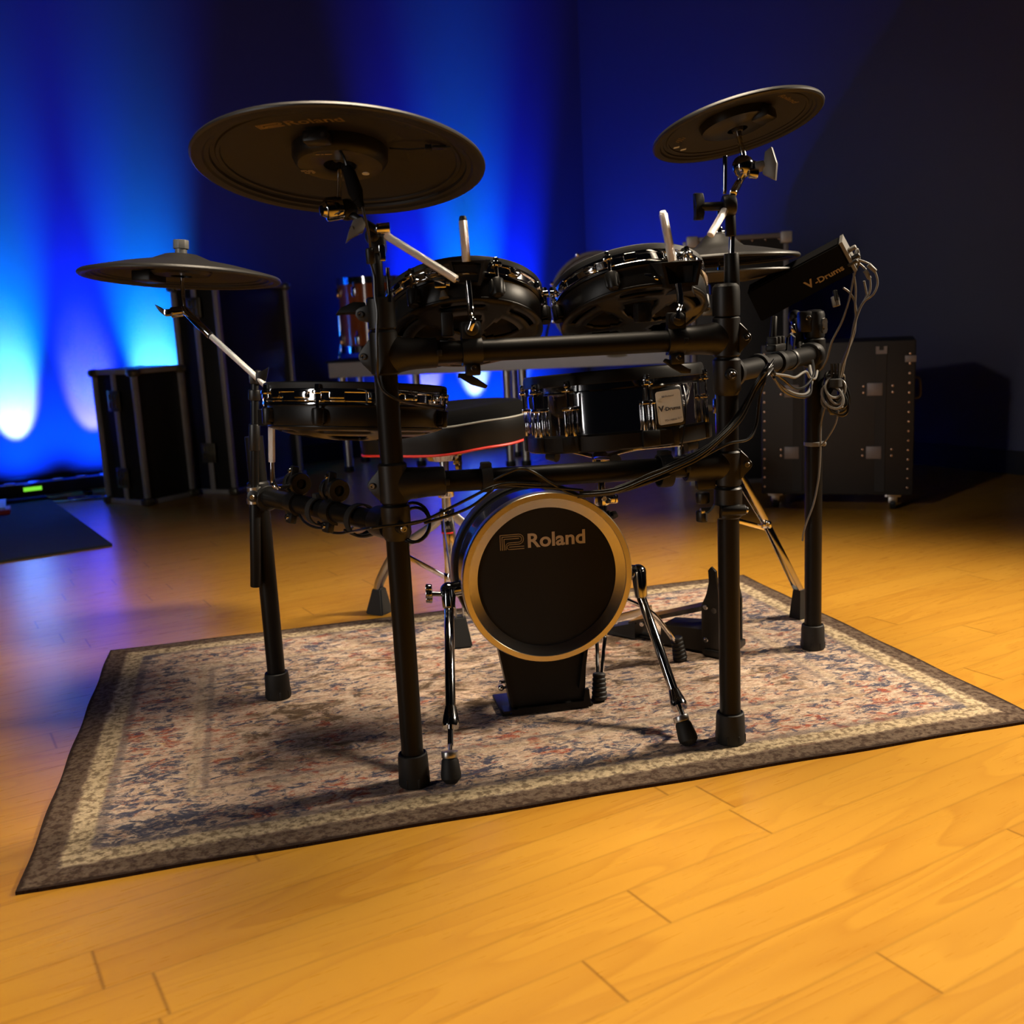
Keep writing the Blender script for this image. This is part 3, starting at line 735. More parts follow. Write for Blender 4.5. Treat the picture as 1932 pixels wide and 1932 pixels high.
# velcro straps round the bars
def strap(c, d, r, w=.020, tail=None):
    mb = MB(); n = 28; d = V(d).normalized(); m = frame(c, d, ZUP)
    mb.lathe([(r, -w/2), (r+.0028, -w/2), (r+.0032, 0), (r+.0028, w/2), (r, w/2)], n, m, True)
    if tail: mb.box((r+.004, 0, 0), (.010, .020, w*.95), m, .002)
    return mb
for a, b, t, r, tl_ in ((lFL, lFR, .265, .0195, True), (lFL, lFR, .800, .0260, True), (sFR, sBR, .30, .0212, None), (sFL, sBL, .50, .0250, True), (sFL, sBL, .22, .0262, None)):
    o = build(strap(on(a, b, t)-V((0, 0, .004 if r > .022 else 0)), b-a, r, .022 if t > .6 else .018, tl_), 'cable_strap', 'velcro', None)
    lab = {.265: 'black hook and loop strap round lower front bar above the kick, left end', .8: 'wide black strap round the cable bundle on lower front bar under the snare', .30: 'black strap round the right side bar at the top of the cable bundle', .50: 'black strap round left side bar between its two clamps', .22: 'black strap round left side bar nearest the front left post'}[t]
    tag(o, lab, 'cable strap', 'straps on the rack bars')
# loop hooks on the right side bar
mb = MB(); d = (sBR-sFR).normalized(); m = frame(on(sFR, sBR, .66), d, ZUP)
pts = [(.0205*math.cos(a), .0205*math.sin(a), 0) for a in [math.radians(x) for x in range(20, 345, 12)]]
mb.tube([m @ V(p) for p in pts]+[m @ V((.045, -.004, 0)), m @ V((.052, .004, 0)), m @ V((.045, .011, 0)), m @ V((.0205, .008, 0))], .0035, 8, flat=(.7, 2.2)); build(mb, 'cable_clip', 'plastic', rack)
mb = MB(); m = frame(on(sFR, sBR, .50), d, ZUP); 
mb.lathe([(.0195, -.012), (.024, -.012), (.024, .012), (.0195, .012)], 28, m, True)
mb.box((.03, 0, 0), (.014, .022, .07), m, .003)
for k in (-1, 0, 1): mb.box((.043, 0, k*.024), (.016, .020, .012), m, .002)
mb.cyl(m @ V((.05, 0, -.02)), m @ V((.09, 0, -.01)), .007, .006, 12, .001)
build(mb, 'module_mount', 'plastic', rack)

# ------------------------------------------------------------------ cymbals
UND = {}
def conform(o, t, m, gap=.0005):
    """lay a flat print on the curved underside of a cymbal"""
    und = sorted(UND[t.name]); inv = m.inverted(); o0 = ORG[o.name]
    for v in o.data.vertices:
        p = inv @ (v.co+o0); r = p.xy.length
        z = und[0][1]
        for (ra_, za), (rb_, zb_) in zip(und[:-1], und[1:]):
            if ra_ <= r <= rb_: z = za+(zb_-za)*(r-ra_)/max(1e-9, rb_-ra_)
        p.z = z-gap; v.co = (m @ p)-o0
def cymbal(name, label, c, n, r, xref, hub=True, bell=.0, thick=.010, group=None, rod=True):
    c, n = V(c), V(n).normalized(); t = thing(name, label, 'cymbal', c, group); m = frame(c, n, xref)
    k = r/.2285
    # bowed plate: rim at z = 0, rising towards the middle; underside a little recessed
    top = [(r, 0), (r*.995, .0035), (r*.985, .006), (r*.9, .012*k), (r*.6, .028*k), (r*.32, .040*k)]
    if bell: top += [(r*.25, .043*k+bell*.25), (r*.17, .043*k+bell*.8), (r*.08, .043*k+bell), (.007, .043*k+bell)]
    else: top += [(r*.1, .050*k), (.007, .050*k)]
    und = [(.007, .030*k), (r*.30, .028*k), (r*.6, .018*k), (r*.80, .0085*k), (r*.806, .006*k), (r*.83, .0055*k), (r*.838, .0075*k), (r*.868, .0055*k), (r*.875, .0015), (r*.905, .0008), (r*.92, -.0022), (r*.96, -.0040), (r*.99, -.003), (r, 0)]
    mb = MB(m); mb.lathe(top+und, 96); p = build(mb, 'plate', 'cymbal', t, 28)
    mb = MB(m); mb.lathe([(r*.988, -.0032), (r+.0006, -.0012), (r+.0012, .001), (r*.997, .0045), (r*.985, .0062), (r*.985, -.002)], 96, loop=True); build(mb, 'rim', 'ridge', t)
    UND[t.name] = und
    return t, m
rc_, rn = V((-.2443, 1.7101, 1.0413)), V((.0432, .2266, 1)).normalized()
ride, m = cymbal('ride_cymbal', 'largest black rubber cymbal, tilted, at upper left over the left tom', rc_, rn, .2285, (1, 0, 0))
# underside hub with jack box; built in the plate's frame, z negative = below
mb = MB(m); mb.lathe([(.026, .030), (.026, .001), (.030, -.001), (.066, .000), (.071, .004), (.075, .012), (.075, .028)], 56); hub = build(mb, 'sensor_hub', 'shell', ride)
mb = MB(m); mb.lathe([(.0255, .004), (.0255, .029), (.007, .029)], 36); build(mb, 'hub_well', 'rubber', hub)
mj = m @ Matrix.Rotation(math.radians(109), 4, 'Z')
mb = MB(m); yj = -.062
mb.hexa([V(p) for p in ((-.054, -.078, .02), (-.004, -.078, .02), (-.004, -.036, .02), (-.054, -.036, .02))], [V(p) for p in ((-.052, -.083, -.020), (-.006, -.083, -.020), (-.002, -.040, -.0165), (-.054, -.040, -.0165))]) if False else None
# the jack box sits on the near side: find the in-plane direction towards the far/upper side of the picture
def plane_pt(m, px, py, z=0.0):
    """point where the sight line of a pixel meets the plane z of frame m, in local coordinates"""
    inv = m.inverted(); d = (inv.to_3x3() @ (FW+RT*((px-966)/F)-UP*((py-966)/F))); o = inv @ CAM
    return o+d*((z-o.z)/d.z)
q = plane_pt(m, 597, 268, .002); a = math.atan2(q.y, q.x); rr = q.xy.length
mb = MB(m @ Matrix.Rotation(a, 4, 'Z')); mb.box((rr-.004, 0, .010), (.026, .040, .018), None, .004); jb = build(mb, 'jack_box', 'shell', hub)
for s in (-1, 1):
    mb = MB(m @ Matrix.Rotation(a, 4, 'Z')); mb.cyl((rr+.0085, s*.013, .009), (rr+.0095, s*.013, .009), .0036, .0036, 14); build(mb, 'screw_hole', 'head', jb)
q = plane_pt(m, 690, 327, -.0005)
mb = MB(m); mb.lathe([(0, -.0018), (.006, -.0016), (.006, .0005), (0, .0005)], 20, Matrix.Translation((q.x, q.y, 0))); build(mb, 'round_sticker', 'white', hub)
# sensor strip and its clip on the underside
q0, q1, q2 = plane_pt(m, 735, 280, .02), plane_pt(m, 808, 279, .008), plane_pt(m, 850, 277, .005)
mb = MB(m); mb.tube([q0, (q0+q1)/2-V((0, 0, .002)), q1, q2], .0014, 6); mb.box(q1, (.010, .012, .007), None, .001); mb.box((q1+q2)/2, ((q2-q1).length*.6, .010, .004), Matrix.Translation((0, 0, 0)), .001); build(mb, 'sensor_wire', 'shell', ride)
def under_text(m, px, py, px2, py2, txt, size_px, material, par, z, sx=1.35, bold=.0, em=True):
    a, b = plane_pt(m, px, py, z), plane_pt(m, px2, py2, z); x = (b-a); L = x.length; x.normalize()
    mt = m @ frame(a, (0, 0, -1), x)
    return mt, L
mt, L = under_text(m, 542, 247, 664, 238, 'Roland', 0, 'gold', ride, .0108)
# the print lies on the bowed underside: tilt it to the slope of the plate
q = plane_pt(m, 590, 243, .012); slope = math.atan2(.0095*1.0, .2285*.2)
conform(lettering('Roland', mt, .0345, 'gold', ride, 'lettering', sx=L/.104*.98, bold=.0006), ride, m)
conform(emblem(mt @ Matrix.Translation((-.040, 0, 0)), .0225, 'gold', ride, .07), ride, m)
def print_rows(m, rows, h, gap, material, par):
    """rows of print too small to read: short dashes"""
    mb = MB(m)
    for j, row in enumerate(rows):
        for x0, x1 in row: mb.box(((x0+x1)/2, -j*gap, 0), (x1-x0, h, .0003))
    return build(mb, 'small_print', material, par, smooth=False)
mt, L = under_text(m, 596, 292, 626, 291, '', 0, 'gold', hub, -.0012)
print_rows(mt, [[(0, .006), (.008, .012), (.014, L)]], .0022, .005, 'gold', hub)
mt, L = under_text(m, 567, 322, 597, 321, '', 0, 'gold', hub, -.0012)
print_rows(mt, [[(0, .010), (.012, .020)], [(0, .006), (.008, .021)], [(.004, .008), (.010, .014), (.016, .022)], [(.004, .012), (.016, .020)]], .0022, .0042, 'gold', hub)
cl_, cn = V((-.6665, 2.222, .9069)), V((.0696, .0772, 1)).normalized()
crash, m = cymbal('crash_cymbal', 'thin black cymbal at far left over the flight cases', cl_, cn, .203, (1, 0, 0), bell=.012)
mb = MB(m); mb.lathe([(.007, .048), (.012, .048), (.012, .064), (0, .064)], 20); mb.prism([(.0165*math.cos(2*PI*i/8), .0165*math.sin(2*PI*i/8)) for i in range(8)], .060, .078, None, .001); build(mb, 'wing_nut', 'modend', crash)
mb = MB(m); mb.lathe([(.022, .030), (.022, .004), (.055, .006), (.062, .012), (.062, .03)], 48); hub = build(mb, 'sensor_hub', 'shell', crash)
q = plane_pt(m, 281, 526, .0); mb = MB(m @ Matrix.Rotation(math.atan2(q.y, q.x), 4, 'Z')); rq = min(q.xy.length, .12); mb.box((rq, 0, .004), (.045, .060, .022), None, .003); jb = build(mb, 'jack_box', 'shell', hub)
q = plane_pt(m, 283, 525, .0); mm = frame(m @ V((q.x, q.y-.0, -.002)), (-.05, -1, .0), (1, 0, 0))
dirv = V((math.cos(math.atan2(q.y, q.x)), math.sin(math.atan2(q.y, q.x)), 0)); e = m @ (dirv*(rq+.0226)+V((0, 0, .003)))
mb = MB(frame(e, m.to_3x3() @ dirv, ZUP)); mb.lathe([(.0028, 0), (.0050, 0), (.0050, .003), (.0028, .003)], 16, None, True); build(mb, 'jack_socket', 'bolt', jb)

c2, c2n = V((.4353, 1.9364, 1.1063)), V((-.1754, .1897, 1)).normalized()
crash2, m = cymbal('crash_cymbal', 'small black cymbal, steeply tilted, at upper right over the hi-hat', c2, c2n, .1525, (1, 0, 0))
mb = MB(m); mb.lathe([(.018, .020), (.018, -.004), (.045, -.004), (.062, .002), (.066, .018)], 48); hub = build(mb, 'sensor_hub', 'shell', crash2)
q = plane_pt(m, 1448, 222, -.006); mb = MB(m @ Matrix.Rotation(math.atan2(q.y, q.x), 4, 'Z')); rq = q.xy.length
mb.box((rq*.9, 0, .002), (.034, .044, .022), None, .006); build(mb, 'jack_box', 'shell', hub)
for px, py in ((1276, 277), (1289, 281)):
    q = plane_pt(m, px, py, .002); mb = MB(m); mb.box((q.x, q.y, .0008), (.0105, .0065, .001)); build(mb, 'sticker', 'white', crash2)
mt, L = under_text(m, 1468, 187, 1500, 202, '', 0, 'gold', crash2, .004)
conform(lettering('Roland', mt, .016, 'gold', crash2, 'lettering', sx=L/.048, bold=.0003, extr=.0002), crash2, m)
mt, L = under_text(m, 1285, 266, 1313, 276, '', 0, 'gold', crash2, .003)
pr_ = print_rows(mt, [[(.010, .022)], [(0, .012), (.014, .024)], [(.002, .024)], [(.006, .020)]], .0020, .0042, 'gold', crash2)
conform(bpy.data.objects[pr_.name], crash2, m)

# ------------------------------------------------------------------ cymbal arms
def tilter(mb, c, ax, r=.013, L=.03): c, ax = V(c), V(ax).normalized(); mb.cyl(c-ax*L/2, c+ax*L/2, r, r, 24, .002)
# arm on the front-left post, holding the ride
armA = thing('cymbal_arm', 'boom arm on the front left post carrying the largest cymbal', 'cymbal arm', z_(pFL, .83))
tA = at(707, 446, 1.69)
mb = MB(); mb.cyl(z_(pFL, .80)+V((-.002, 0, 0)), tA, .0098, .0092, 20, .001); build(mb, 'upright', 'rack', armA)
mb = MB(); mb.cyl(at(731, 505, 1.665), at(735, 570, 1.665), .0030, .0030, 10); mb.box(at(721.5, 477, 1.675), (.010, .008, .026), None, .002); build(mb, 'side_rod', 'chrome', armA)
mb = MB(); mb.ball(tA, .016, 18); mb.box(tA+V((.004, 0, -.012)), (.026, .026, .032), None, .006); jn = build(mb, 'tilt_joint', 'plastic', armA)
mb = MB(); mb.cyl(at(711, 432, 1.66), at(736, 430, 1.66), .0085, .0085, 22, .001); build(mb, 'joint_pin', 'chrome', jn)
mb = MB(); mb.prism([(-.018, -.024), (-.012, -.006), (-.004, .012), (.010, .016), (.014, .004), (.010, -.008), (-.004, -.012)], -.005, .005, frame(at(672, 430, 1.655), (.25, -1, .1), (1, 0, 0)), .0015); w_ = build(mb, 'wing_lever', 'modend', jn)
mb = MB(); c = at(664, 431, 1.650); mb.cyl(c, c+V((.0, -.0012, 0)), .0040, .0040, 14); build(mb, 'lever_hole', 'head', w_)
mb = MB(); mb.cyl(at(861, 527, 1.625), at(728, 444, 1.665), .0062, .0062, 16, .001); build(mb, 'boom_tail', 'knurl', armA)
mb = MB(); mb.cyl(at(855, 523, 1.627), at(866, 530, 1.623), .0035, .002, 10); build(mb, 'tail_tip', 'bolt', armA)
hb = at(646, 396, 1.70)
mb = MB(); mb.cyl(at(722, 440, 1.667), hb, .0062, .0062, 16); build(mb, 'boom', 'plastic', armA)
mb = MB(); mb.cyl(at(614, 396, 1.68), at(645, 392, 1.69), .0185, .0185, 28, .003); build(mb, 'tilter_drum', 'dchrome', armA)
mb = MB(); mb.cyl(at(606, 397, 1.675), at(616, 396, 1.68), .0095, .012, 16, .002); build(mb, 'tilter_nut', 'chrome', armA)
mb = MB(); mb.box(at(655, 396, 1.70), (.028, .026, .026), frame((0, 0, 0), (0, 0, 1), (1, 0, 0)), .005) if False else mb.ball(at(655, 396, 1.70), .017, 16); build(mb, 'tilter_body', 'plastic', armA)
mb = MB(); mb.cyl(at(639, 385, 1.702), rc_+rn*.04+V((0, 0, 0)), .0042, .0042, 14); build(mb, 'cymbal_rod', 'chrome', armA)
mb = MB(); mb.cyl(rc_+rn*.008, rc_+rn*.026, .012, .016, 20, .003); build(mb, 'rod_sleeve', 'rubber', armA)
# arm beside the back-left post, holding the left crash
Yb = 2.125
armB = thing('cymbal_arm', 'boom arm beside the back left post carrying the far left cymbal', 'cymbal arm', at(481, 1000, Yb))
mb = MB(); mb.cyl(at(482.5, 1107, Yb), at(481, 935, Yb), .0112, .0112, 22, .002); build(mb, 'lower_tube', 'rack', armB)
mb = MB(); mb.cyl(at(481, 950, Yb), at(481, 712, Yb), .0082, .0082, 20, .001); build(mb, 'upper_tube', 'rack', armB)
for y in (924, 944):
    mb = MB(); c = at(480, y, Yb); mb.lathe([(.008, -.006), (.0155, -.006), (.0155, .006), (.008, .006)], 22, Matrix.Translation(c), True); build(mb, 'clamp_ring', 'steel', armB)
mb = MB(); a_ = at(481, 934, Yb); b_ = z_(pBL, a_.z); dd = (b_-a_).normalized(); mb.cyl(a_-dd*.016, b_-dd*.022, .013, .014, 18, .002); br_ = build(mb, 'tube_bracket', 'plastic', armB); bolt(br_, a_-dd*.010+V((0, -.0128, 0)), (0, -1, 0))
mb = MB(); mb.cyl(at(480, 755, Yb), at(480, 735, Yb), .0125, .0125, 18, .002); mb.cyl(at(480, 850, Yb), at(480, 800, Yb), .0115, .0115, 18, .002); build(mb, 'height_collar', 'plastic', armB)
ja = at(487, 712, Yb); mb = MB(); mb.ball(ja, .015, 16); mb.box(ja+V((-.006, 0, 0)), (.022, .022, .026), None, .004); jb_ = build(mb, 'tilt_joint', 'plastic', armB)
mb = MB(); mb.prism([(-.012, -.012), (.004, -.015), (.012, .0), (.017, .020), (.004, .012), (-.010, .010)], -.004, .004, frame(at(493, 712, Yb-.014), (.1, -1, 0), (1, 0, 0)), .0015); w_ = build(mb, 'wing_lever', 'plastic', jb_)
mb = MB(); mb.cyl(at(516, 741, Yb-.02), at(398, 634, Yb+.01), .0062, .0062, 16, .001); build(mb, 'boom_tail', 'knurl', armB)
mb = MB(); mb.cyl(at(398, 634, Yb+.01), at(391, 627, Yb+.013), .0072, .0072, 16); build(mb, 'boom_stop', 'plastic', armB)
kn = at(347, 583, 2.20); mb = MB(); mb.tube(spline([at(398, 634, Yb+.01), at(380, 617, Yb+.02), at(360, 597, 2.17), kn], 6), [.0048]+[.0078]*17+[.0072], 16); build(mb, 'boom', 'chrome', armB)
mb = MB(); c = at(322, 590, 2.195); mb.cyl(c, at(345, 587, 2.2), .011, .011, 18, .002); mb.cyl(c+V((0, -.004, 0)), c+V((0, -.024, 0)), .0085, .0085, 6, .001); build(mb, 'tilter', 'dchrome', armB)
mb = MB(); mb.prism([(-.004, -.006), (.004, -.004), (-.008, .010), (-.022, .018), (-.014, .004)], -.004, .004, frame(at(314, 590, 2.19), (0, -1, 0), (1, 0, 0)), .001); build(mb, 'wing_lever', 'plastic', armB)
mb = MB(); mb.tube(spline([at(350, 590, 2.2), at(347, 570, 2.205), at(345, 545, 2.215), cl_+cn*.05], 6), .0045, 12); build(mb, 'cymbal_rod', 'chrome', armB)
# arm on the front-right post, holding the small crash
Yc = 1.812
armC = thing('cymbal_arm', 'boom arm on the front right post carrying the small cymbal', 'cymbal arm', z_(pFR, .833))
tc2 = at(1377, 388, Yc)
mb = MB(); mb.cyl(at(1381, 540, Yc), at(1380, 478, Yc), .0135, .0125, 22, .001); build(mb, 'lower_tube', 'rack', armC)
mb = MB(); mb.cyl(at(1380, 490, Yc), at(1381, 440, Yc), .0050, .0050, 14); build(mb, 'rod', 'chrome', armC)
mb = MB(); mb.cyl(at(1379, 446, Yc), tc2, .0092, .0092, 20, .002); build(mb, 'upright', 'rack', armC)
mb = MB(); mb.cyl(at(1362, 389, Yc), at(1388, 387, Yc), .0185, .0185, 26, .005); jn = build(mb, 'tilt_joint', 'plastic', armC)
mb = MB(); mb.cyl(at(1362, 389, Yc-.004), at(1322, 390, Yc-.01), .0075, .0070, 16, .001)
build(mb, 'joint_screw', 'plastic', jn)
mb = MB(); c = at(1319, 390, Yc-.012); mb.prism([(-.010, -.022), (.006, -.022), (.009, -.010), (.005, 0), (.009, .010), (.006, .022), (-.010, .022), (-.006, 0)], -.005, .005, frame(c, (.3, -1, 0), (1, 0, 0)), .002); build(mb, 'wing_knob', 'plastic', jn)
mb = MB(); mb.cyl(at(1340, 444, 1.775), at(1368, 396, Yc-.012), .0065, .0065, 16, .0015); build(mb, 'boom_tail', 'knurl', armC)
hc = at(1408, 318, 1.925)
mb = MB(); mb.cyl(at(1383, 365, Yc-.005), at(1399, 334, 1.90), .0068, .0068, 16, .0015); build(mb, 'boom', 'chrome', armC)
mb = MB(); mb.cyl(at(1367, 366, Yc), at(1368, 294, Yc), .0040, .0040, 12, .001); build(mb, 'spare_rod', 'chrome', armC)
mb = MB(); mb.ball(at(1402, 314, 1.92), .020, 16); mb.cyl(at(1390, 312, 1.92), at(1425, 318, 1.92), .015, .013, 20, .003); mb.cyl(at(1412, 326, 1.91), at(1430, 328, 1.91), .009, .009, 14, .002); build(mb, 'tilter', 'dchrome', armC)
mb = MB(); mb.cyl(at(1425, 316, 1.915), at(1442, 312, 1.912), .010, .009, 16, .001); mb.prism([(-.012, -.016), (.012, -.030), (.014, .0), (.004, .030), (-.008, .022)], -.005, .005, frame(at(1452, 310, 1.905), (-.5, -.85, .1), (1, -.5, 0)), .002); build(mb, 'wing_knob', 'modend', armC)
mb = MB(); mb.cyl(at(1404, 300, 1.925), c2+c2n*.03, .0056, .0056, 14); build(mb, 'cymbal_rod', 'chrome', armC)
mb = MB(); mb.cyl(c2+c2n*-.008, c2+c2n*.012, .010, .013, 20, .003); build(mb, 'rod_sleeve', 'rubber', armC)
# ------------------------------------------------------------------ mesh-head pads
def pad(name, label, c, n, r, xref, depth=.075, nl=6, lug0=.3, group=None, hoop_h=.033):
    """pad with chrome hoop, moulded shell and an open webbed underside; c is the centre of the hoop's top"""
    c, n = V(c), V(n).normalized(); t = thing(name, label, 'drum pad', c, group); m = frame(c, n, xref)
    R = r
    mb = MB(m); mb.lathe([(R*.955, -.0005), (R*.965, .0025), (R*.985, .003), (R*.997, .001), (R, -.004), (R*.995, -.009), (R*.955, -.009)], 72, loop=True); build(mb, 'hoop_rubber', 'rubber', t)
    # hoop: two flanges joined by a set-back band with raised blocks
    mb = MB(m); mb.lathe([(R*.95, -.009), (R*1.0, -.009), (R*1.004, -.011), (R*1.004, -.0145), (R*.985, -.016), (R*.982, -hoop_h+.007), (R*1.0, -hoop_h+.0055), (R*1.010, -hoop_h+.003), (R*1.010, -hoop_h), (R*.95, -hoop_h)], 80, loop=True)
    for i in range(nl*2):
        a = 2*PI*(i+.5)/(nl*2)+lug0; mb.box((R*.992, 0, -hoop_h*.55), (.008, R*.16, hoop_h*.36), Matrix.Rotation(a, 4, 'Z'), .002)
    hoop = build(mb, 'hoop', 'chrome', t)
    mb = MB(m); mb.lathe([(0, -.006), (R*.955, -.006)], 48); build(mb, 'mesh_head', 'head', t)
    z0, z1, z2 = -hoop_h, -hoop_h-.034, -depth-.008
    mb = MB(m); mb.lathe([(R*.93, z0), (R*.955, z0-.001), (R*.965, z0-.006), (R*.955, z1), (R*.94, z1-.004), (R*.90, z1-.004), (R*.90, z0)], 72, loop=True); shell = build(mb, 'shell', 'shell', t)
    # webbed underside: a shallow bowl on a polar grid with openings
    mb = MB(m); NA, rad = 96, [1.0, .90, .84, .78, .70, .60, .48, .36, .26, .18, .10, .0]
    zz = lambda q: z1-.003+(z2-z1)*(1-q**2.6)
    g = [[mb.nv((R*.948*q*math.cos(2*PI*i/NA), R*.948*q*math.sin(2*PI*i/NA), zz(q))) for i in range(NA)] for q in rad[:-1]]
    ce = mb.nv((0, 0, zz(0)))
    for k in range(len(g)-1):
        for i in range(NA):
            s = i % 16
            hole = (4 <= k <= 6 and 2 <= s <= 13) or (k == 1 and 3 <= s <= 12) or (k == 7 and 4 <= s <= 11)
            if k == 4 and s in (2, 13): hole = False
            if hole: continue
            j = (i+1) % NA; mb.face((g[k][i], g[k][j], g[k+1][j], g[k+1][i]))
    for i in range(NA): mb.face((g[-1][i], g[-1][(i+1) % NA], ce))
    web = build(mb, 'underside_web', 'shell', t, 40)
    so = web.modifiers.new('s', 'SOLIDIFY'); so.thickness = .006; so.offset = 0
    mb = MB(m); mb.lathe([(0, z1+.006), (R*.90, z1+.006), (R*.90, z1+.010), (0, z1+.010)], 48); build(mb, 'inner_plate', 'head', t)
    for i in range(nl):
        a = 2*PI*i/nl+lug0; ml = m @ Matrix.Rotation(a, 4, 'Z')
        mb = MB(ml); mb.cyl((R*1.018, 0, -hoop_h-.022), (R*1.018, 0, -hoop_h*.45), .0030, .0030, 10); mb.cyl((R*1.018, 0, -hoop_h*.40), (R*1.018, 0, -hoop_h*.05), .0052, .0048, 8, .001); mb.box((R*1.012, 0, -hoop_h*.42), (.016, .016, .007), None, .002); rod = build(mb, 'tension_rod', 'chrome', t)
        mb = MB(ml); mb.cyl((R*.992, 0, -hoop_h-.036), (R*.992, 0, -hoop_h-.006), .0100, .0115, 20, .003); mb.box((R*.968, 0, -hoop_h-.020), (.018, .026, .024), None, .004); lug = build(mb, 'lug', 'shell', t)
        mb = MB(ml); mb.cyl((R*.992, 0, -hoop_h-.0364), (R*.992, 0, -hoop_h-.0355), .0060, .0060, 14); build(mb, 'lug_hole', 'head', lug)
    return t, m, R
def bracket(t, m_face, w0, w1, h, d, xo=0):
    """trapezoid hollow bracket whose open mouth faces local z of m_face; origin at its top centre"""
    mb = MB(m_face)
    o_ = [(-w0/2, 0), (w0/2, 0), (w1/2, -h), (-w1/2, -h)]; k = .0055
    i_ = [(-w0/2+k, -k*.4), (w0/2-k, -k*.4), (w1/2-k*.8, -h+k), (-w1/2+k*.8, -h+k)]
    A = [mb.nv((x, y, 0)) for x, y in o_]; B = [mb.nv((x, y, 0)) for x, y in i_]; Cc = [mb.nv((x*.92, y, -d*.55)) for x, y in i_]
    D = [mb.nv((x*1.10+xo, y*.9-.002, -d)) for x, y in o_]
    for i in range(4):
        j = (i+1) % 4; mb.face((A[i], A[j], B[j], B[i])); mb.face((B[i], B[j], Cc[j], Cc[i])); mb.face((A[j], A[i], D[i], D[j]))
    mb.face(Cc); mb.face(D[::-1])
    return build(mb, 'mount_bracket', 'shell', t, 30)
# left tom
tn = V((-.045, .50, 1)).normalized()
tomL, m, R = pad('tom_pad', 'left tom pad tilted away on upper front bar, lit on its right side', (-.0674, 1.884, .8321), tn, .142, (1, 0, 0), lug0=math.radians(-90-35))
fm = frame(at(880, 491, 1.735), camside+V((0, 0, -.12)), (1, .15, 0))
bracket(tomL, fm, .062, .044, .041, .035)
mb = MB(); p0 = at(880, 515, 1.745); mb.hexa([at(848, 498, 1.775), at(848, 560, 1.79), at(858, 545, 1.745), at(855, 500, 1.745)], [at(915, 498, 1.775), at(915, 560, 1.79), at(908, 545, 1.745), at(908, 500, 1.745)]); build(mb, 'bracket_arm', 'shell', tomL)
mb = MB(); mb.cyl(at(873, 407, 1.73), at(873.4, 418, 1.73), .0055, .0066, 14, .002); build(mb, 'rod_cap', 'rubber', tomL)
mb = MB(); mb.cyl(at(873.4, 416, 1.73), at(880, 494, 1.73), .0072, .0072, 18, .001); build(mb, 'mount_rod', 'knurl', tomL)
mb = MB(); mb.tube(spline([at(883, 530, 1.735), at(886, 560, 1.728), at(888, 583, 1.722), at(890, 598, 1.712), at(892, 605, 1.70), cA+V((0, -.02, .035))], 6), .0058, 14); build(mb, 'rod_bend', 'chrome', tomL)
mb = MB(); mb.box(at(831, 536, 1.735), (.020, .016, .013), None, .002); mb.cyl(at(838, 535, 1.733), at(850, 536, 1.73), .0045, .0045, 12, .001); build(mb, 'rod_screw', 'chrome', tomL)
mb = MB(); mb.lathe([(0, 0), (.004, 0), (.0085, .012), (0, .012)], 14, frame(at(836, 549, 1.733), (.1, -.3, -1), (1, 0, 0))); build(mb, 'screw_cap', 'modend', tomL)
mb = MB(); mb.box(at(844, 612, 1.74), (.020, .028, .042), frame((0, 0, 0), (0, 0, 1), (1, 0, 0)), .004); build(mb, 'cable_plug', 'plastic', tomL)
# right tom
tn2 = V((-.115, .43, 1)).normalized()
tomR, m, R = pad('tom_pad', 'right tom pad tilted away on upper front bar, near the front right post', (.2337, 1.955, .8480), tn2, .142, (1, 0, 0), lug0=math.radians(-90-20))
fm = frame(at(1287, 493, 1.80), camside+V((.25, 0, -.12)), (1, .05, .02))
bracket(tomR, fm, .072, .054, .042, .045, xo=-.022)
mb = MB(); mb.hexa([at(1215, 528, 1.85), at(1222, 565, 1.86), at(1262, 556, 1.83), at(1252, 505, 1.83)], [at(1310, 500, 1.86), at(1312, 560, 1.87), at(1305, 548, 1.82), at(1308, 500, 1.82)]); build(mb, 'bracket_arm', 'shell', tomR)
mb = MB(); mb.cyl(at(1250, 397, 1.80), at(1251, 404, 1.80), .0055, .0062, 14, .002); mb.cyl(at(1251, 403, 1.80), at(1269, 493, 1.80), .0075, .0075, 18, .001); build(mb, 'mount_rod', 'knurl', tomR)
mb = MB(); mb.tube(spline([at(1280, 536, 1.80), at(1283, 560, 1.793), at(1283, 577, 1.787), at(1279, 590, 1.775), cB+V((0, -.02, .035))], 6), .0060, 14); build(mb, 'rod_bend', 'chrome', tomR)
mb = MB(); mb.box(at(1222, 523, 1.815), (.014, .012, .012), None, .002); mb.cyl(at(1226, 524, 1.815), at(1243, 526, 1.81), .004, .004, 12, .001); build(mb, 'rod_screw', 'chrome', tomR)
mb = MB(frame(at(1212, 590, 1.82), (0, 0, 1), (1, .3, 0))); mb.box((0, 0, 0), (.028, .024, .034), None, .005); build(mb, 'cable_plug', 'plastic', tomR)
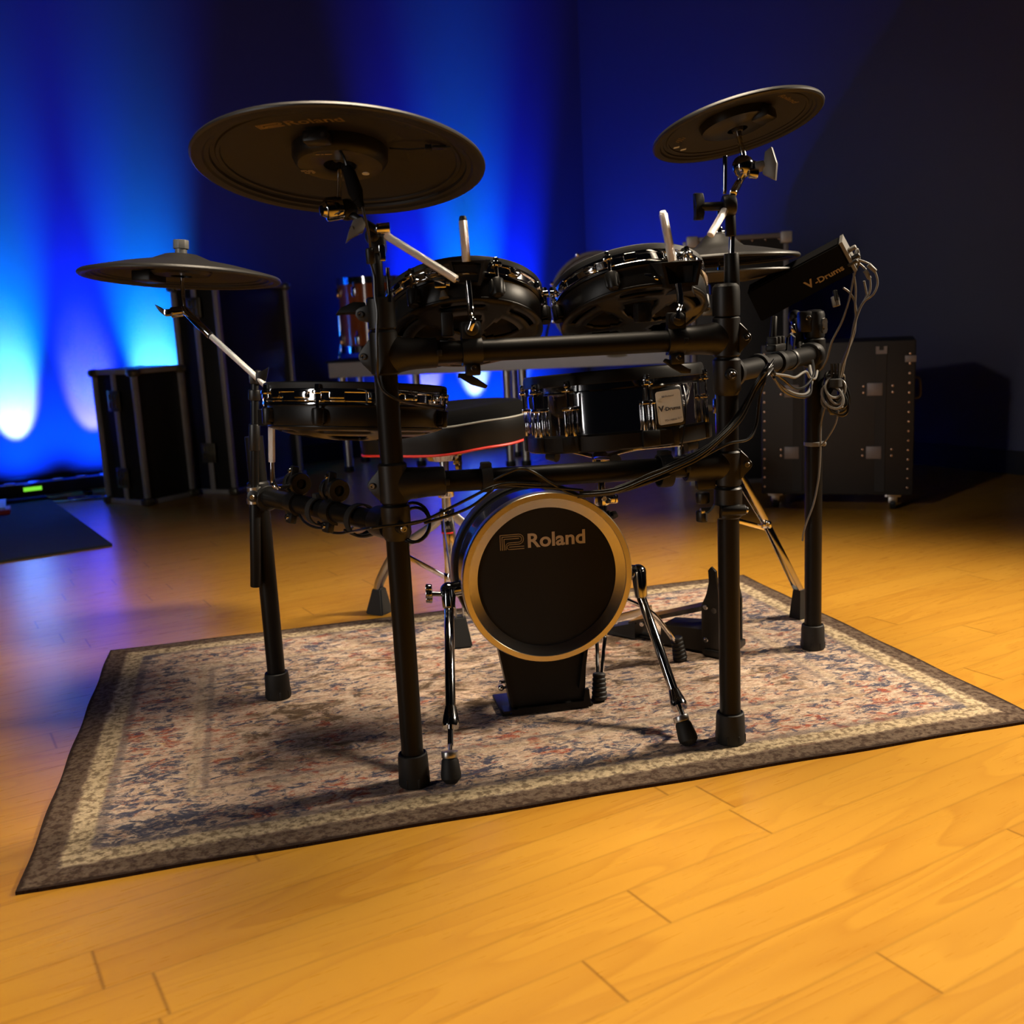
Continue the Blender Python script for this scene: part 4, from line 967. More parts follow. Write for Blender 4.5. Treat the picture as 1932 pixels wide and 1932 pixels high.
# floor pad at the left
pn = V((.067, .105, 1)).normalized(); pc = at(672, 730, 1.925)
padL, m, R = pad('floor_tom_pad', 'wide chrome hooped floor tom pad behind the front left post', pc, pn, .168, (1, 0, 0), depth=.085, nl=8, lug0=math.radians(-90-14), hoop_h=.036)
mb = MB(); mb.hexa([at(486, 773, 1.93), at(487, 803, 1.93), at(535, 806, 1.87), at(540, 772, 1.86)], [at(500, 770, 2.0), at(500, 800, 2.0), at(560, 800, 1.98), at(560, 770, 1.98)]); bk = build(mb, 'mount_bracket', 'shell', padL)
mb = MB(); Yr = 1.955; mb.cyl(at(510, 736, Yr), at(511, 774, Yr), .0062, .0062, 16, .001); mb.cyl(at(512, 800, Yr), at(513, 872, Yr), .0066, .0066, 16, .001); build(mb, 'mount_rod', 'knurl', padL)
mb = MB(); rodc = mLC @ V((.02, .004, .036)); mb.tube(spline([at(513, 868, Yr), at(514, 895, Yr), at(516, 910, Yr), at(524, 919, Yr), rodc], 6), .0050, 14); build(mb, 'rod_bend', 'chrome', padL)
mb = MB(); mb.box(at(503, 757, Yr-.01), (.012, .02, .020), None, .003); build(mb, 'rod_screw', 'chrome', padL)

# ------------------------------------------------------------------ snare pad
sn = V((-.040, .068, 1)).normalized(); sc_ = at(1155, 701, 2.12)
snare = thing('snare_pad', 'chrome snare drum pad with a white label between the two front bars', 'drum pad', sc_)
m = frame(sc_, sn, (1, 0, 0)); R = .181
mb = MB(m); mb.lathe([(R*.95, .001), (R*.985, .003), (R*1.0, .001), (R*1.012, -.006), (R*1.012, -.020), (R*.99, -.024), (R*.95, -.022)], 80, loop=True); build(mb, 'hoop', 'modend' if False else 'shell', snare)
mb = MB(m); mb.lathe([(R*.985, -.020), (R*1.005, -.021), (R*1.008, -.032), (R*1.02, -.0345), (R*1.02, -.0365), (R*.975, -.0365), (R*.975, -.03)], 80, loop=True); build(mb, 'hoop_flange', 'dchrome', snare)
mb = MB(m); mb.lathe([(0, -.003), (R*.955, -.003)], 48); build(mb, 'mesh_head', 'head', snare)
mb = MB(m); mb.lathe([(R*.95, -.034), (R*.965, -.034), (R*.965, -.118), (R*.95, -.118)], 96, loop=True); build(mb, 'shell', 'chrome', snare)
mb = MB(m); mb.lathe([(R*.94, -.114), (R*1.0, -.115), (R*1.018, -.119), (R*1.018, -.146), (R*1.0, -.149), (R*.90, -.149), (R*.90, -.140)], 80, loop=True); build(mb, 'bottom_ring', 'plastic', snare)
mb = MB(m); mb.lathe([(0, -.141), (R*.93, -.141)], 40); build(mb, 'bottom_plate', 'head', snare)
for i in (-62, -34, 14, 71, 112, 150, 190, 230, 262):
    ml = m @ Matrix.Rotation(math.radians(-90+i), 4, 'Z')
    mb = MB(ml); mb.cyl((R*1.03, 0, -.062), (R*1.03, 0, -.024), .0030, .0030, 10)
    for s in (-1, 1): mb.cyl((R*1.012, s*.009, -.117), (R*1.012, s*.009, -.066), .0045, .0040, 12, .001)
    mb.box((R*1.012, 0, -.064), (.014, .026, .008), None, .002); mb.cyl((R*1.03, 0, -.024), (R*1.03, 0, -.012), .005, .0048, 8, .001); mb.box((R*1.02, 0, -.029), (.018, .018, .006), None, .002)
    lg = build(mb, 'lug', 'chrome', snare)
    mb = MB(ml); mb.box((R*1.022, 0, -.132), (.012, .036, .032), None, .004); build(mb, 'ring_block', 'plastic', snare)
q = plane_pt(m, 1265, 768, -.075); qd = V((q.x, q.y, 0)).normalized(); face = (m.to_3x3() @ V((.40, -1, 0)).normalized())
lc = at(1263, 768, 1.947)
fm = frame(lc, V((.16, -1, .06)), (1, .16, .09))
mb = MB(fm); mb.box((0, 0, -.022), (.060, .076, .040), None, .006); bx = build(mb, 'trigger_box', 'plastic', snare)
mb = MB(fm); w, h, rr = .0244, .0315, .005
poly = []
for cx_, cy_, a0 in ((w-rr, h-rr, 0), (-w+rr, h-rr, 90), (-w+rr, -h+rr, 180), (w-rr, -h+rr, 270)):
    for k in range(5): a = math.radians(a0+k*22.5); poly.append((cx_+rr*math.cos(a), cy_+rr*math.sin(a)))
mb.prism(poly, -.001, .0004); lb = build(mb, 'label_sticker', 'white', bx)
tm = fm @ Matrix.Translation((0, 0, .0006))
lettering('V', tm @ Matrix.Translation((-.0215, -.006, 0)), .0145, 'ink', bx, 'lettering', 1.15, .0004)
lettering('·Drums', tm @ Matrix.Translation((-.0115, -.006, 0)), .0095, 'ink', bx, 'lettering', 1.12, .0002)
lettering('Roland', tm @ Matrix.Translation((-.006, .0195, 0)), .0050, 'inkg', bx, 'lettering', 1.2)
emblem(tm @ Matrix.Translation((-.0125, .0195, 0)), .0032, 'inkg', bx, .08)
lettering('PD-140DS', tm @ Matrix.Translation((-.012, -.026, 0)), .0055, 'inkg', bx, 'lettering', 1.0)
print_rows(tm @ Matrix.Translation((.0135, -.022, 0)), [[(0, .004), (.005, .009)], [(0, .005)]], .0008, .0022, 'inkg', bx)
mb = MB(frame(at(1273, 823, 1.955), V((.1, -1, .0)), (1, .1, .1))); mb.prism([(-.010, -.018), (.007, -.018), (.010, -.006), (.012, .014), (.004, .020), (-.009, .018), (-.013, .004)], -.012, .004, None, .003); build(mb, 'side_plug', 'plastic', snare)
mb = MB(); mb.tube(spline([at(1288, 725, 1.985), at(1294, 760, 1.965), at(1290, 820, 1.955), at(1284, 848, 1.955)], 6), .0016, 8); build(mb, 'lead_wire', 'cable', snare)

# ------------------------------------------------------------------ snare stand
ss = V((.195, 2.20, 0)); stand = thing('snare_stand', 'chrome snare stand behind the kick drum pad', 'drum stand', ss)
mb = MB(); mb.cyl(z_(ss, .12), z_(ss, .40), .0115, .0115, 22, .002); build(mb, 'lower_tube', 'chrome', stand)
mb = MB(); mb.cyl(z_(ss, .36), z_(ss, .475), .0085, .0085, 18, .001); build(mb, 'upper_tube', 'chrome', stand)
mb = MB(); mb.cyl(z_(ss, .385), z_(ss, .415), .0165, .0165, 22, .003); mb.box(z_(ss, .40)+V((.02, -.01, 0)), (.028, .02, .02), None, .004); hc_ = build(mb, 'height_clamp', 'chrome', stand)
bolt(hc_, z_(ss, .40)+V((.004, -.0165, .002)), (0, -1, 0), .006)
mb = MB(); mb.wing(z_(ss, .375)+V((.012, -.018, -.004)), (.2, -.8, -.5), (1, 0, .2), .024, .014, .005); build(mb, 'wing_screw', 'plastic', stand)
mb = MB(); mb.ball(z_(ss, .487), .019, 18); mb.box(z_(ss, .470)+V((0, 0, 0)), (.034, .03, .02), None, .005); build(mb, 'tilt_joint', 'dchrome', stand)
for i, a in enumerate((20, 140, 262)):
    d = V((math.cos(math.radians(a)), math.sin(math.radians(a)), 0)); cz = sc_-sn*.160
    e = V((cz.x+d.x*.178, cz.y+d.y*.178, cz.z-(d.x*sn.x+d.y*sn.y)*.178-.004))
    mb = MB(); mb.tube(spline([z_(ss, .49)+d*.012, V((ss.x, ss.y, .500))+d*.09, e], 5), .0062, 10, flat=(.7, 1.3)); arm = build(mb, 'basket_arm', 'dchrome', stand)
    mb = MB(); mb.tube([e-V((0, 0, .006))-d*.02, e-V((0, 0, .002))+d*.004], .011, 12); build(mb, 'rubber_grip', 'rubber', arm)
def strip(mb, a, b, w, t, side): 
    a, b = V(a), V(b); z = (b-a); L = z.length; m = frame((a+b)/2, z, side); mb.box((0, 0, 0), (t, w, L), m, min(t, w)*.2)
ftA, ftB = gr(1131, 1322), gr(1284, 1246); ftC = V((.03, 2.335, 0))
yk = z_(ss, .185); yl = z_(ss, .125)
for i, ft in enumerate((ftA, ftB, ftC)):
    d = (ft-ss); d.z = 0; L = d.length; d.normalize(); sd = d.cross(ZUP)
    tip = ft+V((0, 0, .040))-d*.01
    mb = MB()
    for s in (-1, 1):
        mb.tube(spline([yk+d*.016+sd*s*.010, yk+d*L*.55+sd*s*.010-V((0, 0, .05)), tip-d*.03+sd*s*.006+V((0, 0, .045)), tip+sd*s*.004], 5), .0042, 8)
    lg = build(mb, 'leg', 'chrome', stand)
    mb = MB(); strip(mb, yl+d*.016, yk+d*L*.62-V((0, 0, .050)), .016, .003, sd); build(mb, 'brace', 'steel', stand)
    mb = MB(); n = 9
    m = frame(ft+V((0, 0, 0)), V((-d.x*.16, -d.y*.16, 1)), d)
    for k in range(6): mb.lathe([(0, .003+k*.0092), (.0150-k*.0006, .003+k*.0092), (.0165-k*.0006, .0055+k*.0092), (.0165-k*.0006, .0100+k*.0092), (.0145-k*.0006, .0122+k*.0092), (0, .0122+k*.0092)], 18, m)
    build(mb, 'rubber_foot', 'rubber', lg)
for z in (.185, .125):
    mb = MB(); mb.cyl(z_(ss, z-.012), z_(ss, z+.012), .0165, .0165, 20, .003)
    for ft in (ftA, ftB, ftC):
        d = (ft-ss); d.z = 0; d.normalize(); mb.box(z_(ss, z)+d*.018, (.02, .02, .02), None, .003)
    build(mb, 'leg_yoke', 'chrome', stand)

# ------------------------------------------------------------------ kick drum pad
kc = at(1034, 1090, 1.955); kb = V((-.19, .98, 0)).normalized(); kf = -kb
kick = thing('kick_pad', 'round black kick drum pad with a chrome ring and two spurs', 'kick drum', (kc.x, kc.y, 0))
m = frame(kc, kf, (1, .19, 0)); R = .1695                           # local z faces the camera side
mb = MB(m); mb.lathe([(R*.925, .004), (R*.93, .0065), (R*.99, .0065), (R*1.0, .004), (R*1.0, -.016), (R*.985, -.020), (R*.925, -.018)], 96, loop=True); build(mb, 'outer_lip', 'lip', kick)
mb = MB(m); mb.lathe([(R*.815, -.010), (R*.818, -.0042), (R*.926, .0045), (R*.93, .004), (R*.93, -.014), (R*.815, -.020)], 96, loop=True); build(mb, 'bevel_ring', 'ringm', kick)
mb = MB(m); mb.lathe([(0, -.0072), (R*.4, -.0075), (R*.83, -.0082)], 72); build(mb, 'drum_head', 'head', kick)
mb = MB(m); mb.lathe([(R*.96, -.018), (R*.975, -.020), (R*.975, -.105), (R*.96, -.107)], 96, loop=True); build(mb, 'shell', 'gloss', kick)
mb = MB(m); mb.lathe([(R*.955, -.104), (R*1.0, -.105), (R*1.012, -.110), (R*1.012, -.140), (R*1.0, -.145), (R*.93, -.145), (0, -.150)], 96); build(mb, 'back_hoop', 'shell', kick)
tx = m @ Matrix.Translation((0, 0, -.0068)); 
pa, pb = plane_pt(m, 994, 1033, -.0068), plane_pt(m, 1112, 1023, -.0068); dx = pb-pa; L = dx.length
mt = tx @ Matrix.Translation((pa.x, pa.y, 0)) @ Matrix.Rotation(math.atan2(dx.y, dx.x), 4, 'Z')
lettering('Roland', mt, .0385, 'silverp', kick, 'lettering', L/.1145, .0009)
emblem(mt @ Matrix.Translation((-.052, -.001, .0003)), .0288, 'outline', kick, .058)
# rocker plate it stands on: local x across, y up, z to the front
zf = -kc.z
mb = MB(m); mb.prism([(-.098, -.130), (-.074, zf+.012), (.076, zf+.012), (.088, -.130)], -.052, -.046)
mb.prism([(-.101, -.130), (-.095, -.130), (-.0715, zf+.012), (-.077, zf+.012)], -.066, -.040); mb.prism([(.082, -.130), (.090, -.130), (.0715, zf+.045), (.0625, zf+.045)], -.060, -.034)
pl = build(mb, 'stand_plate', 'rack', kick)
mb = MB(m); mb.prism([(-.083, zf+.003), (.087, zf+.003), (.084, zf+.040), (.072, zf+.036), (-.074, zf+.020), (-.083, zf+.012)][:3]+[(.076, zf+.040), (.072, zf+.016), (-.074, zf+.016)], -.046, -.036)
mb.hexa([m @ V(p) for p in ()], []) if False else mb.box((-.002, zf+.004, -.10), (.19, .006, .115), None, .001)
mb.prism([(-.096, zf+.012), (-.066, zf+.012), (-.066, zf+.016), (-.096, zf+.016)], -.066, -.030); build(mb, 'floor_plate', 'rack', kick)
for yy in (zf+.068, zf+.056):
    mb = MB(m); mb.ball((-.094, yy, -.060), .0068 if yy < zf+.06 else .004, 12); mb.cyl((-.094, yy, -.060), (-.074, yy, -.060), .003, .003, 8); build(mb, 'side_screw', 'chrome', kick)
# spurs
def spur(pts, foot, side, label):
    (br, top, mid, sl, tip) = pts
    mb = MB(); mb.ball(br, .017, 18); mb.cyl(br, kc+kb*.06+(br-kc-kb*.06)*.80, .015, .017, 20, .002); mb.cyl(br+V((0, -.004, .004)), top, .0155, .0125, 20, .003); hd = build(mb, 'spur_bracket', 'dchrome', kick)
    mb = MB(); mb.cyl(top, mid, .0098, .0096, 20, .001); sp = build(mb, 'spur', 'dchrome', kick)
    u = (sl-mid).normalized()
    mb = MB(); mb.lathe([(0, 0), (.0108, 0), (.0150, .022), (.0165, .034), (.0150, .040), (0, .040)], 22, frame(mid-u*.006, u, (1, 0, 0))); build(mb, 'spur_collar', 'dchrome', kick)
    mb = MB(); mb.cyl(sl-u*.012, sl+u*.034, .0056, .0056, 14); mb.cyl(sl+u*.030, tip, .0040, .0040, 12); build(mb, 'spur_tip', 'chrome', kick)
    v = V((u.x*.35, u.y*.35, -1)).normalized()
    mb = MB(); mb.lathe([(0, 0), (.0120, 0), (.0150, .006), (.0182, .030), (.0175, .037), (.010, .045), (0, .046)], 26, frame(tip, (foot-tip), (1, 0, 0))); f = build(mb, 'rubber_foot', 'rubber', sp)
    mb = MB(); w_ = (foot-tip).normalized(); mb.cyl(tip-w_*.010, tip+w_*.001, .0150, .0150, 20, .001); build(mb, 'foot_nut', 'steel', sp)
    return hd
f1 = gr(852, 1478)
hd = spur((at(846, 1114, 2.005), at(847, 1148, 1.985), at(850, 1340, 1.80), at(850, 1374, 1.775), f1+V((-.001, .012, .044))), f1+V((0, 0, .0)), -1, '')
mb = MB(); a = at(838, 1121, 2.0); b = at(806, 1120, 2.0); mb.cyl(a, b, .0050, .0050, 12); c = at(810, 1120, 2.0); x = (b-a).normalized()
for k in range(3): mb.cyl(c-x*.006+V((0, 0, (k-1)*.011)), c+x*.007+V((0, 0, (k-1)*.011)), .0085 if k != 1 else .012, .0085 if k != 1 else .012, 16, .002)
build(mb, 'spur_knob', 'dchrome', hd)
f2 = gr(1304, 1410)
spur((at(1204, 1080, 2.045), at(1210, 1128, 2.030), at(1273, 1308, 1.90), at(1283, 1336, 1.872), f2+V((-.012, .022, .043))), f2+V((0, 0, .0)), 1, '')

# ------------------------------------------------------------------ hi-hat
hx = V((.497, 2.405, 0))
hh = thing('hi_hat_stand', 'black and chrome hi-hat stand with a foot pedal behind the front right post', 'drum stand', hx)
hz = at(1378, 492, 2.405).z
mb = MB(); mb.cyl(z_(hx, .30), z_(hx, .66), .0125, .0125, 20, .002); build(mb, 'lower_tube', 'chrome', hh)
mb = MB(); mb.cyl(z_(hx, .62), z_(hx, hz-.05), .0095, .0095, 18, .002); build(mb, 'upper_tube', 'chrome', hh)
mb = MB(); mb.cyl(z_(hx, .05), z_(hx, hz+.13), .0032, .0032, 10); build(mb, 'pull_rod', 'chrome', hh)
mb = MB(); mb.cyl(z_(hx, hz-.075), z_(hx, hz-.038), .022, .024, 24, .004); build(mb, 'cymbal_seat', 'plastic', hh)
mb = MB(); mb.cyl(z_(hx, hz+.048), z_(hx, hz+.075), .011, .010, 18, .002); mb.wing(z_(hx, hz+.062)+V((.008, -.006, 0)), (1, -.5, 0), ZUP, .022, .010, .004); build(mb, 'clutch', 'dchrome', hh)
mb = MB(); mb.cyl(z_(hx, .55), z_(hx, .585), .018, .018, 22, .003); mb.cyl(z_(hx, .30), z_(hx, .335), .020, .020, 22, .003); build(mb, 'tube_clamp', 'dchrome', hh)
# frame and pedal; the pedal points to the player's foot
pd = V((-.78, .62, 0)).normalized(); ps = pd.cross(ZUP)
pa = V((.483, 2.318, 0))
pm = Matrix((pd, -ps, ZUP)).transposed().to_4x4(); pm.translation = pa     # x along the pedal, y across, z up
mb = MB(pm)
for s in (-1, 1):
    mb.prism([(-.020, .006), (.032, .006), (.032, .120), (.018, .150), (.010, .178), (.014, .205), (.006, .215), (-.006, .205), (-.010, .150), (-.020, .12)], -.004, .004, Matrix.Translation((0, s*.050, 0)) @ Matrix.Rotation(PI/2, 4, 'X'), .0015)
fr = build(mb, 'pedal_frame', 'plastic', hh)
for s in (-1, 1):
    for z, xx in ((.118, .020), (.040, .020)): bolt(fr, pm @ V((xx, s*.0545, z)), -ps*s, .0062, .003)
mb = MB(pm); mb.box((.0, 0, .010), (.05, .12, .016), None, .003); build(mb, 'frame_base', 'plastic', fr)
mb = MB(pm); mb.cyl((0, -.054, .112), (0, .054, .112), .007, .007, 14); build(mb, 'axle', 'steel', fr)
mb = MB(pm); mb.hexa([V(p) for p in ((.03, -.034, .104), (.03, .034, .104), (.245, .030, .034), (.245, -.030, .034))], [V(p) for p in ((.03, -.034, .116), (.03, .034, .116), (.245, .030, .044), (.245, -.030, .044))])
fb = build(mb, 'footboard', 'gloss', hh); bolt(fb, pm @ V((.205, .0325, .044)), ps*-1, .006, .003); bolt(fb, pm @ V((.205, -.0325, .044)), ps, .006, .003)
mb = MB(pm); mb.hexa([V(p) for p in ((.225, -.034, .004), (.225, .034, .004), (.315, .030, .004), (.315, -.030, .004))], [V(p) for p in ((.225, -.034, .044), (.225, .034, .044), (.315, .028, .016), (.315, -.028, .016))]); build(mb, 'heel_plate', 'rubber', hh)
mb = MB(pm); mb.box((.125, 0, .005), (.25, .030, .008), None, .002); mb.hexa([V(p) for p in ((.03, -.045, .006), (.03, .045, .006), (.15, .038, .006), (.15, -.038, .006))], [V(p) for p in ((.03, -.045, .060), (.03, .045, .060), (.15, .036, .052), (.15, -.036, .052))]); build(mb, 'pedal_base', 'plastic', hh)
# flat double legs
lgf = gr(1514, 1163)
for i, ft in enumerate((lgf, V((.575, 2.71, 0)))):
    d = ft-hx; d.z = 0; L = d.length; d.normalize(); sd = d.cross(ZUP)
    a = z_(hx, .455)+d*.018; b = ft+V((0, 0, .05))
    mb = MB()
    for s in (-1, 1):
        mid = (a+b)/2+V((0, 0, .012))
        strip(mb, a+sd*s*.016, mid+sd*s*.004, .016, .0028, sd); strip(mb, mid+sd*s*.004, b+sd*s*.010, .016, .0028, sd)
    lg = build(mb, 'leg', 'dchrome', hh)
    mb = MB(); mb.box((a+b)/2+V((0, 0, .010)), (.022, .022, .018), None, .003); bj = build(mb, 'leg_joint', 'chrome', lg); bolt(bj, (a+b)/2+V((.0, -.012, .012)), (0, -1, 0), .006)
    mb = MB(); strip(mb, z_(hx, .30)+d*.015, (a+b)/2, .012, .002, sd); build(mb, 'brace', 'chrome', hh)
    mb = MB(); mb.hexa([ft+d*x+sd*y for x, y in ((-.03, -.018), (.03, -.016), (.03, .016), (-.03, .018))], [ft+V((0, 0, .075))+d*x+sd*y for x, y in ((-.022, -.012), (.0, -.012), (.0, .012), (-.022, .012))]); build(mb, 'rubber_foot', 'rubber', lg)
mb = MB(); mb.cyl(z_(hx, .44), z_(hx, .475), .0195, .0195, 20, .003); build(mb, 'leg_yoke', 'dchrome', hh)
ht, m = cymbal('hi_hat_cymbal', 'upper black hi-hat cymbal with a raised bell behind front right post', z_(hx, hz), V((-.012, .02, 1)), .178, (1, 0, 0), bell=.030)
hb_ = z_(hx, hz-.034); hbt = thing('hi_hat_cymbal', 'lower flat hi-hat cymbal just under the belled one', 'cymbal', hb_)
mb = MB(frame(hb_, (-.012, .02, 1), (1, 0, 0))); mb.lathe([(.009, -.012), (.06, -.014), (.10, -.008), (.165, .0), (.1735, .0015), (.1745, .004), (.172, .0055), (.1, .006), (.009, .006)], 80, loop=True); build(mb, 'plate', 'cymbal', hbt)
mb = MB(frame(hb_, (-.012, .02, 1), (1, 0, 0))); mb.lathe([(.1725, .0005), (.1755, .003), (.1735, .0062), (.170, .005)], 80, loop=True); build(mb, 'rim', 'ridge', hbt)

# ------------------------------------------------------------------ sound module
Yl, Yr_ = 2.36, 2.24
BL_, BR_, TR_, TL_ = at(1436, 608, Yl), at(1611, 514, Yr_), at(1582, 460, Yr_-.02), at(1409, 552, Yl-.02)
mod = thing('drum_module', 'black tilted drum sound module on the right of the rack', 'sound module', (BL_+BR_)/2)
nx = (BR_-BL_).normalized(); up_ = (TR_-BR_); back = up_.cross(nx).normalized()
if back.y < 0: back = -back
th = .036
mb = MB(); mb.hexa([BL_, BR_, BR_+back*th, BL_+back*th], [TL_, TR_, TR_+back*th, TL_+back*th])
bmesh.ops.bevel(mb.bm, geom=mb.bm.edges[:], offset=.003, segments=2, affect='EDGES'); build(mb, 'case', 'module', mod)
mb = MB(); e = nx*.001; w = .007
mb.hexa([BR_+e, BR_+nx*w+e, BR_+nx*w+back*th+e, BR_+back*th+e], [TR_+e, TR_+nx*w+e, TR_+nx*w+back*th+e, TR_+back*th+e]); ep = build(mb, 'end_panel', 'modend', mod)
yv = up_.normalized()
a_, b_ = at(1524, 547, 2.285), at(1593, 509, 2.235)
zf_ = -back; px_ = (b_-a_).normalized(); base = a_+zf_*0
dpl = (BL_-base).dot(zf_); base = base+zf_*(dpl+.0008)
tm = frame(base, zf_, nx)
Lt = (b_-a_).length
lettering('V', tm, .026, 'gold', mod, 'lettering', 1.15, .0006); lettering('-Drums', tm @ Matrix.Translation((.0205, 0, 0)), .0175, 'gold', mod, 'lettering', (Lt-.02)/.0555, .0004)
for i, (px, py) in enumerate(((1597, 475), (1604, 490), (1600, 500), (1575, 548), (1578, 558), (1572, 560))):
    c = at(px, py, 2.24); d = nx if i < 3 else V((.1, -.3, -1)).normalized()
    mb = MB(); mb.cyl(c, c+d*.022, .0055, .0048, 14, .001); build(mb, 'jack_plug', 'modend' if i in (0, 4, 5) else 'plastic', mod)
mb = MB(); mb.cyl(at(1500, 600, 2.36), at(1512, 665, 2.28), .011, .011, 18, .002); mb.box(at(1498, 596, 2.36), (.10, .05, .012), frame((0, 0, 0), back.cross(nx), nx), .003) if False else mb.ball(at(1500, 598, 2.36), .016, 14); mb.box(at(1502, 640, 2.30), (.02, .02, .03), None, .004); build(mb, 'support_arm', 'plastic', mod)
mb = MB(); mb.cyl(at(1495, 612, 2.27), at(1499, 628, 2.27), .006, .006, 12, .001); build(mb, 'support_screw', 'chrome', mod)

# ------------------------------------------------------------------ throne
tc0 = V((-.172, 2.69, 0)); thr = thing('drum_throne', 'black drum throne with red piping under its seat and chrome legs', 'stool', tc0)
zb, zt = .470, .575; cx, cy = -.172, 2.73
def srad(a):
    # saddle outline: wide at the back (away from the camera), lobed sides, narrower nose
    return .213*(1+.055*math.cos(2*a)+.030*math.cos(5*a+.4)+.012*math.cos(9*a))
NA = 96; ring = lambda sc, z, wv=0: [V((cx+srad(2*PI*i/NA)*sc*math.cos(2*PI*i/NA), cy+srad(2*PI*i/NA)*sc*.86*math.sin(2*PI*i/NA), z+wv*(math.sin(2*PI*i/NA*5+.5)*.5+math.sin(2*PI*i/NA*2+1.2)*.5)+.010*math.cos(2*PI*i/NA-.2))) for i in range(NA)]
def loft(rings, cap0=True, cap1=True):
    mb = MB(); R_ = [[mb.nv(p) for p in r] for r in rings]
    for a, b in zip(R_[:-1], R_[1:]):
        for i in range(NA): mb.face((a[i], a[(i+1) % NA], b[(i+1) % NA], b[i]))
    if cap0: mb.face(R_[0][::-1])
    if cap1: mb.face(R_[-1])
    return mb
side = build(loft([ring(.90, zb-.004, .003), ring(.965, zb, .004), ring(.985, zb+.03, .003), ring(1.0, zb+.060, .003), ring(.985, zb+.068, .003)]), 'seat_side', 'vinyl', thr, 50)
build(loft([ring(.98, zb+.067, .003), ring(.955, zb+.088, .002), ring(.88, zt-.004), ring(.70, zt-.004), ring(.45, zt-.010), ring(.2, zt-.013)], False), 'seat_top', 'plush', thr, 60)
mb = MB(); mb.tube(ring(.968, zb-.001, .004), .0032, 8, True); build(mb, 'lower_piping', 'red', thr)
mb = MB(); mb.tube(ring(.995, zb+.067, .003), .0024, 8, True); build(mb, 'upper_piping', 'cream', thr)
mb = MB(); mb.cyl(z_(tc0, .435), z_(tc0, zb), .045, .06, 24, .004); build(mb, 'seat_mount', 'dchrome', thr)
mb = MB(); mb.wing(z_(tc0, .43)+V((.03, -.03, 0)), (.7, -.7, 0), ZUP, .03, .018, .006); build(mb, 'wing_screw', 'chrome', thr)
mb = MB(); mb.cyl(z_(tc0, .27), z_(tc0, .45), .0125, .0125, 20, .001); build(mb, 'seat_post', 'steel', thr)
mb = MB(); mb.cyl(z_(tc0, .10), z_(tc0, .30), .0150, .0165, 22, .002); mb.cyl(z_(tc0, .335), z_(tc0, .375), .022, .022, 24, .005); mb.cyl(z_(tc0, .275), z_(tc0, .305), .020, .020, 24, .003); bs = build(mb, 'base_tube', 'chrome', thr)
mb = MB(); mb.cyl(z_(tc0, .243), z_(tc0, .272), .0178, .0178, 24, .001); bk_ = build(mb, 'base_label', 'plastic', bs)
mb = MB(); mb.cyl(z_(tc0, .239), z_(tc0, .2435), .0182, .0182, 24, .001); build(mb, 'red_band', 'red', bs)
lettering('AIR', frame(z_(tc0, .253)+V((-.012, -.0188, 0)), V((0, -1, 0)), (1, 0, 0)), .012, 'silverp', bk_, 'lettering', 1.1)
fa, fb2 = gr(713, 1156, FZ), gr(871, 1218, 0); third = tc0+((tc0-(fa+fb2)/2)*2); third.z = 0
for i, ft in enumerate((fa, fb2, third)):
    d = ft-tc0; d.z = 0; L = d.length; d.normalize(); sd = d.cross(ZUP)
    mb = MB()
    for s in (-1, 1):
        pth = spline([z_(tc0, .285)+d*.018+sd*s*.011, z_(tc0, .255)+d*.05+sd*s*.012, z_(tc0, .18)+d*L*.66+sd*s*.012, ft+V((0, 0, .10))-d*.02+sd*s*.010, ft+V((0, 0, .062))-d*.006+sd*s*.008], 5)
        mb.tube(pth, .0075, 8, flat=(1.3, .35))
    lg = build(mb, 'leg', 'steel', thr)
    mb = MB(); strip(mb, z_(tc0, .115)+d*.016, z_(tc0, .17)+d*L*.60, .014, .003, sd); build(mb, 'brace', 'chrome', thr)
    mb = MB(); mb.hexa([ft+d*x+sd*y+V((0, 0, 0)) for x, y in ((-.036, -.026), (.026, -.026), (.026, .026), (-.036, .026))], [ft+d*x+sd*y+V((0, 0, .075)) for x, y in ((-.026, -.014), (.004, -.014), (.004, .014), (-.026, .014))])
    bmesh.ops.bevel(mb.bm, geom=mb.bm.edges[:], offset=.004, segments=2, affect='EDGES'); build(mb, 'rubber_foot', 'rubber', lg)
mb = MB(); mb.cyl(z_(tc0, .10), z_(tc0, .13), .0195, .0195, 22, .003); build(mb, 'brace_yoke', 'chrome', thr)

# ------------------------------------------------------------------ cables
def cable(pts, r, label, m='cable', k=8, name='cable', group=None, cat='cable'):
    mb = MB(); mb.tube(spline(pts, k), r*.9, 8); return tag(build(mb, name, m, None, 60), label, cat, group)
CR = .0029
def px3(lst): return [at(*p) for p in lst]
